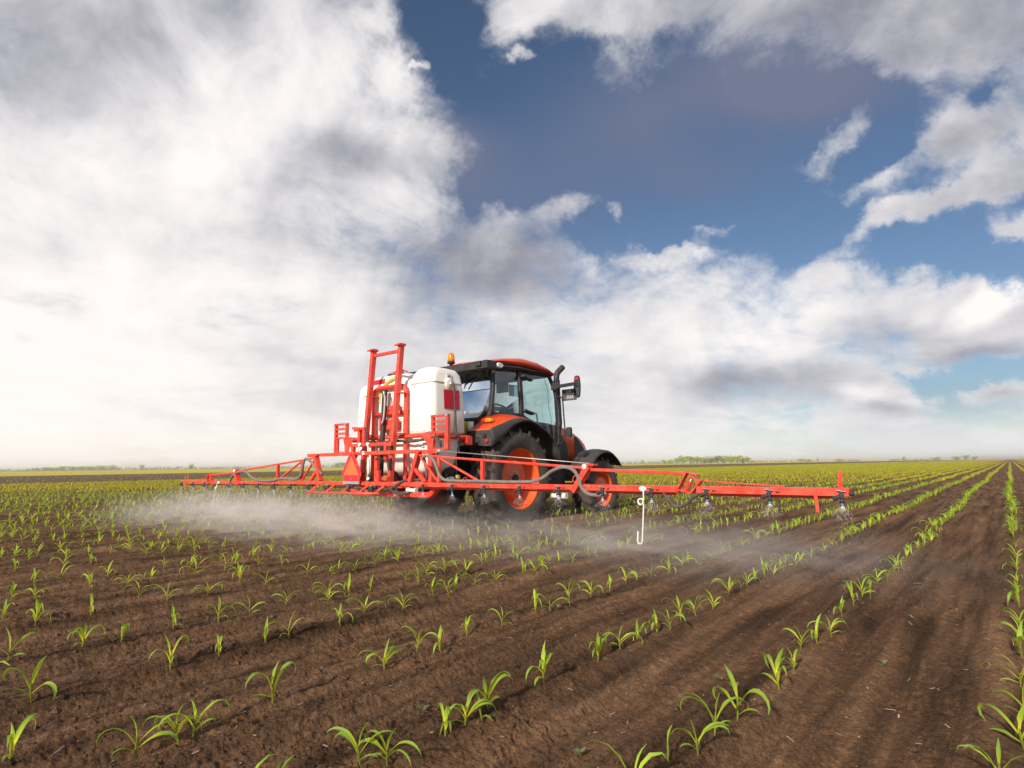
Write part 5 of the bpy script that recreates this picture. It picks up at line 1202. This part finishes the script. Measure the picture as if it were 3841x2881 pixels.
# hoses along the wings
b = MB()
b.tube(curve([(.90, .25, .66), (1.12, .14, .68), (1.19, .08, .80), (1.20, .04, .90), (1.26, -.03, .965), (1.36, -.045, .975), (1.45, -.045, .92), (1.50, -.04, .84), (1.55, -.035, .74), (1.65, -.035, .69), (1.85, -.03, .682), (2.3, -.03, .680), (2.7, -.03, .677), (2.95, -.035, .688), (3.08, -.045, .73), (3.18, -.045, .79), (3.32, -.045, .83), (3.44, -.045, .80), (3.50, -.05, .72), (3.53, -.05, .64), (3.60, -.04, .575), (3.70, -.02, .565), (3.78, 0, .59)]), .019, 10)
h1 = sb_(b, 'feed_hose', 'greyhose')
b = MB()
b.tube(curve([(-.95, .0, .75), (-1.2, -.02, .92), (-1.35, -.04, .98), (-1.42, -.045, .85), (-1.46, -.045, .74), (-1.6, -.04, .68), (-2.0, -.04, .69), (-2.3, -.04, .655), (-2.65, -.04, .65), (-2.95, -.04, .70), (-3.12, -.04, .78), (-3.3, -.04, .80), (-3.55, -.04, .77), (-3.68, -.04, .69), (-3.75, -.03, .60), (-3.72, -.01, .56)]), .019, 10)
sb_(b, 'feed_hose', 'greyhose')
b = MB()
for x, zz_ in ((1.95, .69), (2.98, .70), (3.46, .72)): b.tube([(x+.034*math.cos(a), -.035+.02*math.sin(a), zz_+.034*math.sin(a)) for a in [2*PI*k/16 for k in range(17)]], .004, 6, caps=False)
sb_(b, 'hose_ties', 'red', h1)
b = MB()
b.tube(curve([(-.95, .03, .57), (-.6, .02, .585), (-.2, .0, .575), (0, .02, .57), (.3, .02, .555), (.55, 0, .56)]), .018, 10); b.tube(curve([(.55, 0, .58), (.62, -.03, .57), (.74, -.04, .53), (.86, -.04, .515), (.96, -.03, .53), (1.05, 0, .555)]), .018, 10); b.tube(curve([(.60, -.01, .575), (.72, -.02, .60), (.84, -.03, .66), (.95, 0, .685), (1.15, .1, .69)]), .018, 10)
b.tube(curve([(-.02, .12, 1.55), (-.06, .1, 1.40), (-.04, .08, 1.20), (.0, .02, 1.12), (-.08, -.02, 1.02), (-.16, -.01, .92), (-.13, -.02, .82), (-.05, -.03, .68), (.02, 0, .62)]), .008, 8)
b.tube(curve([(-.55, .38, 1.21), (-.1, .38, 1.20), (.3, .38, 1.205), (.55, .38, 1.185), (.72, .39, 1.20), (.80, .40, 1.225)]), .018, 10); b.tube(curve([(.95, .38, 1.23), (1.02, .40, 1.22), (1.07, .42, 1.15), (1.05, .44, 1.06), (.98, .46, 1.02)]), .018, 10)
sb_(b, 'hose_bundle', 'hose')
b = MB(); b.cyl((.98, -.03, .565), (1.09, -.03, .56), .024, 12); b.cyl((.97, -.03, .565), (.985, -.03, .565), .034, 12); b.cyl((1.10, -.03, .56), (1.13, -.03, .56), .030, 12); sb_(b, 'line_filter', 'white_metal')
b = MB(); b.cyl((3.20, .03, .545), (3.30, .03, .545), .030, 14); b.cyl((3.13, .03, .545), (3.20, .03, .545), .026, 14); sb_(b, 'line_filter', 'white_metal')
b = MB(); b.tube([(1.45, .05, 1.035), (3.58, .02, .862)], .005, 6); b.cyl((1.42, .05, 1.035), (1.48, .04, 1.03), .024, 12); b.cyl((1.20, .01, 1.075), (1.20, .01, 1.10), .02, 10); sb_(b, 'stay_cable', 'steel')
b = MB(); b.tube([(-1.15, .01, 1.0), (-3.5, .01, .83)], .004, 6); sb_(b, 'stay_cable', 'steel')
# pump and valve block under the tank
b = MB(); b.cyl((.62, .92, .70), (.62, 1.08, .70), .10, 18, 0); b.lathe([(0, .045), (.06, .05), (.075, .03), (.075, .001)], 16, 1, 'X'); 
b.v = b.v[:]; n0 = len(b.v)-4*16; b.v[n0:] = [(x+.74, y+.90, z+.66) for x, y, z in b.v[n0:]]
b.cyl((.74, .84, .76), (.74, .98, .80), .06, 14, 0); b.box((.60, .85, .60), (.26, .3, .12), 0); b.cyl((.78, .99, .70), (.84, .99, .70), .03, 12, 2)
sb_(b, 'pump', ['dark', 'labelwhite', 'yellowhose'], bevel=.004)
b = MB(); b.box((.30, .95, .58), (.12, .2, .14)); b.box((-.3, .95, .58), (.2, .3, .14)); b.tube(curve([(.6, .8, .62), (.4, .7, .55), (.1, .75, .6), (-.2, .8, .58)]), .02, 8); b.tube([(.0, .60, .64), (0, .55, .90)], .03, 10); sb_(b, 'suction_fittings', 'dark')
b = MB(); b.beam((-.36, .26, 1.38), (-.30, .20, 1.40), .03, .03); b.beam((-.40, .14, 1.395), (-.16, .14, 1.385), .035, .035)
for x in (-.36, -.31, -.26): b.box((x, .13, 1.365), (.025, .05, .03))
b.beam((-.28, .16, 1.38), (-.28, .16, 1.15), .07, .05, up=(1, 0, 0)); b.beam((-.18, .16, 1.38), (-.18, .16, 1.15), .06, .05, up=(1, 0, 0)); b.cyl((-.44, .14, 1.40), (-.38, .14, 1.40), .018, 10)
sb_(b, 'pivot_arm', 'red', bevel=.003)
# nozzles: half a metre apart, one prototype copied with its tip
b = MB()
b.tube([(-.028, -.012, .012), (.060, -.012, .012)], .014, 10); b.tube([(.045, -.012, .012), (.075, -.012, .012)], .018, 10)
b.tube([(0, -.03, .02), (0, -.03, -.038)], [.016, .013], 12); b.tube([(0, -.03, -.028), (0, -.03, -.056)], .0165, 12)
b.tube([(-.004, -.03, -.005), (-.040, -.045, -.022)], [.014, .015], 10); b.tube([(-.036, -.043, -.020), (-.052, -.05, -.028)], .018, 10); b.box((.0, -.03, .02), (.03, .03, .03))
nz = b.build('nozzle', 'black', sprayer)
tip = MB().tube([(0, -.03, -.055), (0, -.03, -.072)], [.010, .008], 10).build('nozzle_tip', 'blue', nz)
clipm = MB().beam((-.03, -.035, .036), (.03, -.035, .026), .03, .004).build('nozzle_clip', 'steel', nz)
NOZ = []
for j in range(1, 25):
    x = (j-12.5)*.5
    if j in (11, 12, 13): z_n = .575
    else: z_n = .612 if x > 0 else .612-.030-(abs(x)-1)*.001
    o_ = nz if j == 1 else copy_tree(nz, sprayer)
    o_.location = (x-S0[0], -S0[1], z_n-S0[2]); NOZ.append((x, -.03, z_n-.072))
tag(nz, None)

# ---------------------------------------------------------------- spray: fans of droplets below the nozzles
def spray_mat():
    m = bpy.data.materials.new('spray_water'); m.use_nodes = True; t = m.node_tree; b_ = t.nodes['Principled BSDF']
    b_.inputs['Base Color'].default_value = (.92, .92, .93, 1); b_.inputs['Roughness'].default_value = .25; b_.inputs['Alpha'].default_value = .42; b_.inputs['Subsurface Weight'].default_value = 0
    return m
M['spray'] = spray_mat()
b = MB(); V = []; Fq = []
def streak(p, d, l, w):
    d = d/np.linalg.norm(d); s_ = np.cross(d, (R_.x, R_.y, 0.3)); s_ = s_/np.linalg.norm(s_); u = np.cross(d, s_)
    o = len(V); q_ = p+d*l
    V.extend([p+s_*w, p-s_*w*.5+u*w*.87, p-s_*w*.5-u*w*.87, q_])
    Fq.extend([(o, o+1, o+2, o+2), (o, o+1, o+3, o+3), (o+1, o+2, o+3, o+3), (o+2, o, o+3, o+3)])
for (x, y, z) in NOZ:
    P0 = np.array((x, y, z))
    for k in range(60):                      # bright core at the tip
        ang = rng.uniform(-1, 1)*R(38); d = np.array((math.sin(ang), rng.normal(0, .10), -math.cos(ang)))
        streak(P0+d*rng.uniform(0, .012), d, rng.uniform(.012, .03), rng.uniform(.0008, .0014))
    for k in range(190):                     # thin threads opening into a fan
        t = rng.uniform(-1, 1); ang = t*R(54); dy = rng.normal(0, .14)-.06
        d = np.array((math.sin(ang), dy, -math.cos(ang)))
        s0 = rng.uniform(0, .10)
        p = P0+d*s0; p[2] -= .9*(s0*math.sin(abs(ang)))**2
        streak(p, d+np.array((0, 0, -s0*2.5)), rng.uniform(.008, .035), rng.uniform(.0003, .00065))
    for k in range(420):
        a = rng.uniform(0, 1)**.6*.52; t = rng.normal(0, .45)
        p = P0+np.array((t*a*1.0, -.05-a*.35+rng.normal(0, .16)*a, -a*1.0+rng.uniform(0, .05)))
        if p[2] < .02: continue
        streak(p, np.array((rng.normal(0, .5), -.3+rng.normal(0, .3), -1)), rng.uniform(.004, .014), rng.uniform(.0005, .0009))
V = np.array(V); Fq = np.array(Fq); me = bpy.data.meshes.new('spray_droplets'); me.from_pydata([tuple(v) for v in V], [], [(f[0], f[1], f[2]) for f in Fq.tolist()]); me.materials.append(M['spray'])
o = bpy.data.objects.new('spray_droplets', me); COL.objects.link(o); tag(o, 'fine white droplets fanning out below the boom nozzles', 'spray', None, 'stuff')
# drifting mist: bounded volumes with noise
def mist(name, c, r, dens, label, rot=0):
    b = MB(); n1, n2 = 10, 20
    b.loft([[(r[0]*math.sin(PI*i/n1)*math.cos(2*PI*k/n2), r[1]*math.sin(PI*i/n1)*math.sin(2*PI*k/n2), r[2]*math.cos(PI*i/n1)) for k in range(n2)] for i in range(n1+1)], 0, True, False)
    m = bpy.data.materials.new(name); m.use_nodes = True; t = m.node_tree; t.nodes.clear(); N = t.nodes; L = t.links
    tcn = N.new('ShaderNodeTexCoord'); sc = N.new('ShaderNodeVectorMath'); sc.operation = 'DIVIDE'; sc.inputs[1].default_value = r; L.new(tcn.outputs['Object'], sc.inputs[0])
    ln = N.new('ShaderNodeVectorMath'); ln.operation = 'LENGTH'; L.new(sc.outputs[0], ln.inputs[0])
    f = N.new('ShaderNodeMapRange'); f.inputs[1].default_value = 1.0; f.inputs[2].default_value = .0; L.new(ln.outputs['Value'], f.inputs[0])
    fp = N.new('ShaderNodeMath'); fp.operation = 'POWER'; fp.inputs[1].default_value = 1.9; L.new(f.outputs[0], fp.inputs[0])
    n = N.new('ShaderNodeTexNoise'); n.inputs['Scale'].default_value = 2.2; n.inputs['Detail'].default_value = 7; n.inputs['Roughness'].default_value = .65; n.inputs['Distortion'].default_value = .9; mp = N.new('ShaderNodeMapping'); mp.inputs['Scale'].default_value = (.8, 1.3, 2.6); L.new(tcn.outputs['Object'], mp.inputs[0]); L.new(mp.outputs[0], n.inputs['Vector'])
    g = N.new('ShaderNodeMapRange'); g.inputs[1].default_value = .42; g.inputs[2].default_value = .80; L.new(n.outputs[0], g.inputs[0])
    mu = N.new('ShaderNodeMath'); mu.operation = 'MULTIPLY'; L.new(fp.outputs[0], mu.inputs[0]); L.new(g.outputs[0], mu.inputs[1])
    mu2 = N.new('ShaderNodeMath'); mu2.operation = 'MULTIPLY'; mu2.inputs[1].default_value = dens; L.new(mu.outputs[0], mu2.inputs[0])
    v = N.new('ShaderNodeVolumePrincipled'); v.inputs['Color'].default_value = (1.0, .97, .94, 1); v.inputs['Anisotropy'].default_value = 0.0; L.new(mu2.outputs[0], v.inputs['Density'])
    oo = N.new('ShaderNodeOutputMaterial'); L.new(v.outputs[0], oo.inputs['Volume'])
    o = b.build(name, m); o.location = c; o.rotation_euler = (0, 0, rot); tag(o, label, 'mist', None, 'stuff'); return o
mist('spray_mist', (-2.4, -.5, .20), (3.6, 2.1, .48), 3.9, 'pale drifting spray mist low over the corn under the left boom')
mist('spray_mist', (.4, -.5, .15), (3.2, 1.8, .45), 3.6, 'pale spray mist behind the tractor under the centre of the boom')
mist('spray_mist', (3.9, .2, .12), (3.2, 1.9, .32), 2.4, 'thin spray mist drifting under the right boom')

# ---------------------------------------------------------------- trees on the horizon
def crown_mat(name, c1, c2):
    m, t, b_ = newmat(name); c, n = noise_mix(t, b_, c1, c2, .5, 4, .35, .65); t.links.new(c, b_.inputs['Base Color']); setp(b_, Roughness=.8); return m
M['crown_light'] = crown_mat('foliage_light', (.22, .32, .03), (.36, .44, .05)); M['crown_dark'] = crown_mat('foliage_dark', (.10, .16, .05), (.16, .23, .06)); M['bark'] = crown_mat('bark', (.10, .08, .06), (.15, .12, .09))
M['crown_mid'] = crown_mat('foliage_mid', (.22, .30, .05), (.32, .38, .07))
def tree(px, dist, h, w, mat, label, group=None, seed=0, lift=.0, z0=0):
    r = random.Random(seed+int(px)); t = (px-1920.5)/2219.7
    d = (F_+R_*t); d.z = 0; d.normalize(); x, y = CAM.x+d.x*dist, CAM.y+d.y*dist
    root = empty('tree', (x, y, z0), label, 'tree', group)
    b = MB(); b.tube([(0, 0, -.3), (r.uniform(-.1, .1), 0, h*.3), (r.uniform(-.3, .3), r.uniform(-.2, .2), h*.75)], [w*.05, w*.04, w*.015], 7)
    for k in range(4): a = r.uniform(0, 6.3); b.tube([(0, 0, h*(.25+.1*k)), (math.cos(a)*w*.3, math.sin(a)*w*.3, h*(.5+.1*k))], [w*.02, w*.008], 5)
    b.build('trunk', 'bark', root)
    b = MB(); lobes = [(r.uniform(-.32, .32)*w, r.uniform(-.32, .32)*w, h*r.uniform(.18+lift*.5, .78), r.uniform(.22, .36)) for _ in range(12)]
    for k in range(420):
        lx, ly, lz, lr = r.choice(lobes); dd = Vector((r.gauss(0, 1), r.gauss(0, 1), r.gauss(0, 1))).normalized()*r.uniform(.55, 1.0)
        c = Vector((lx+dd.x*lr*w, ly+dd.y*lr*w, max(h*(.01+lift), lz+dd.z*lr*h*.75))); s = r.uniform(.03, .07)*(w+h)*.5
        e1 = Vector((r.gauss(0, 1), r.gauss(0, 1), r.gauss(0, 1))).normalized(); e2 = e1.cross(Vector((r.gauss(0, 1), r.gauss(0, 1), r.gauss(0, 1)))).normalized()
        b.add([c+e1*s, c+e2*s, c-e1*s*.8, c-e2*s*.7], [(0, 1, 2, 3)])
    b.build('crown', mat, root)
    return root
GR = 'trees of the round grove right of the tractor'
spec = [(2478, 4.2, 7, 'crown_light'), (2500, 5.0, 9, 'crown_light'), (2524, 6.0, 11, 'crown_light'), (2548, 7.6, 12, 'crown_light'), (2575, 8.0, 12, 'crown_light'), (2600, 7.6, 13, 'crown_mid'), (2626, 6.6, 12, 'crown_mid'), (2650, 6.4, 12, 'crown_dark'), (2676, 7.2, 12, 'crown_dark'), (2700, 6.6, 12, 'crown_light'), (2724, 6.8, 12, 'crown_light'), (2748, 6.8, 12, 'crown_light'), (2770, 6.2, 11, 'crown_mid'), (2790, 5.4, 8, 'crown_mid')]
PL = ['leftmost small', 'second from the left', 'third from the left', 'fourth from the left', 'tall fifth from the left', 'tall sixth from the left', 'seventh from the left', 'dark eighth from the left', 'dark ninth from the left', 'tenth from the left', 'fifth from the right', 'fourth from the right', 'third from the right', 'rightmost']
PL[10:] = ['fourth from the right', 'third from the right', 'second from the right', 'rightmost']
for (px, h, w, mt), pl_ in zip(spec, PL): tree(px, 640+random.uniform(-15, 15), h*1.18, w*1.0, mt, '%s tree of the grove on the horizon right of the tractor' % pl_, GR)
GL = 'hazy trees of the far grove at the left'
for i, (px, h, w) in enumerate(((165, 6, 14), (200, 7, 18), (232, 8, 20), (268, 8.5, 20), (300, 8, 18), (335, 9, 20), (372, 9.5, 22), (410, 10, 22), (442, 10, 18))):
    tree(px, 1350, h, w, 'crown_light', 'hazy tree %s in the pale grove on the left horizon' % (['at the left end', 'second from the left', 'third from the left', 'fourth from the left', 'in the middle', 'fourth from the right', 'third from the right', 'second from the right', 'at the right end'][i]), GL)
singles = [(555, 9, 8, 'hazy lone tree on the left horizon, right of the pale grove'), (738, 11, 9, 'hazy lone round tree on the horizon above the left boom wing'), (2398, 8, 5, 'thin lone tree on the horizon just right of the front wheel'), (2800, 4, 4, 'small dark bush right of the grove on the horizon'), (2808, 4, 4, 'second small dark bush right of the grove on the horizon'),
           (2985, 6, 16, 'low rounded tree clump, left half, beyond the right boom'), (3012, 5, 14, 'low rounded tree clump, right half, beyond the right boom'), (3045, 8, 4, 'narrow lone tree on the horizon right of the low clump'), (3120, 5, 18, 'low hazy tree above the raised end plate of the boom'), (3362, 8, 4, 'narrow tree on the horizon halfway between boom end and right edge'),
           (3480, 6, 16, 'broad hazy tree on the right horizon'), (3555, 7, 14, 'dark round tree on the right horizon'), (3592, 9, 9, 'taller round tree on the right horizon'), (3625, 6, 10, 'low tree just right of the taller one on the right horizon'), (3835, 9, 14, 'tree cut by the right edge of the picture')]
for px, h, w, lb_ in singles: tree(px, 1150, h, w, 'crown_mid' if px < 2700 or px > 2900 else 'crown_dark', lb_, None, 3)
for i, (px, h, w) in enumerate(((1272, 9, 18), (1290, 10, 18), (1308, 9.5, 16))): tree(px, 1100, h, w, 'crown_mid', 'hazy tree %s of three beside the orange triangle sign' % ('left', 'middle', 'right')[i], 'three hazy trees behind the triangle sign')
b = MB()
for i in range(2600):
    px = random.uniform(-200, 4000); 
    if 2480 < px < 2790: continue
    big = (fbm(np.array([px*.012]), np.array([3.3]), 3)[0]+1)*.5; 
    if px > 2400 and big < .62: continue
    t = (px-1920.5)/2219.7; d = (F_+R_*t); d.z = 0; d.normalize(); D_ = random.uniform(1900, 2100); c = Vector((CAM.x+d.x*D_, CAM.y+d.y*D_, random.uniform(0, 1+5*big*(1 if px < 2400 else .6)))); s = random.uniform(1.5, 4)
    e1 = Vector((random.gauss(0, 1), random.gauss(0, 1), random.gauss(0, 1))).normalized(); e2 = e1.cross(Vector((random.gauss(0, 1), random.gauss(0, 1), random.gauss(0, 1)))).normalized()
    b.add([c+e1*s, c+e2*s, c-e1*s, c-e2*s], [(0, 1, 2, 3)])
o = b.build('treeline', 'crown_dark'); tag(o, 'far hazy line of trees along the horizon', 'treeline', None, 'stuff')
# ---------------------------------------------------------------- haze in the air
b = MB(); b.box((0, 0, 0), (1, 1, 1)); m = bpy.data.materials.new('haze'); m.use_nodes = True; t = m.node_tree; t.nodes.clear()
v = t.nodes.new('ShaderNodeVolumePrincipled'); v.inputs['Color'].default_value = (1.0, .98, .95, 1); v.inputs['Density'].default_value = .00035; v.inputs['Anisotropy'].default_value = .3
oo = t.nodes.new('ShaderNodeOutputMaterial'); t.links.new(v.outputs[0], oo.inputs['Volume'])
o = b.build('haze', m); o.scale = (20000, 20000, 17); o.location = (0, 0, 7.5); o['kind'] = 'stuff'
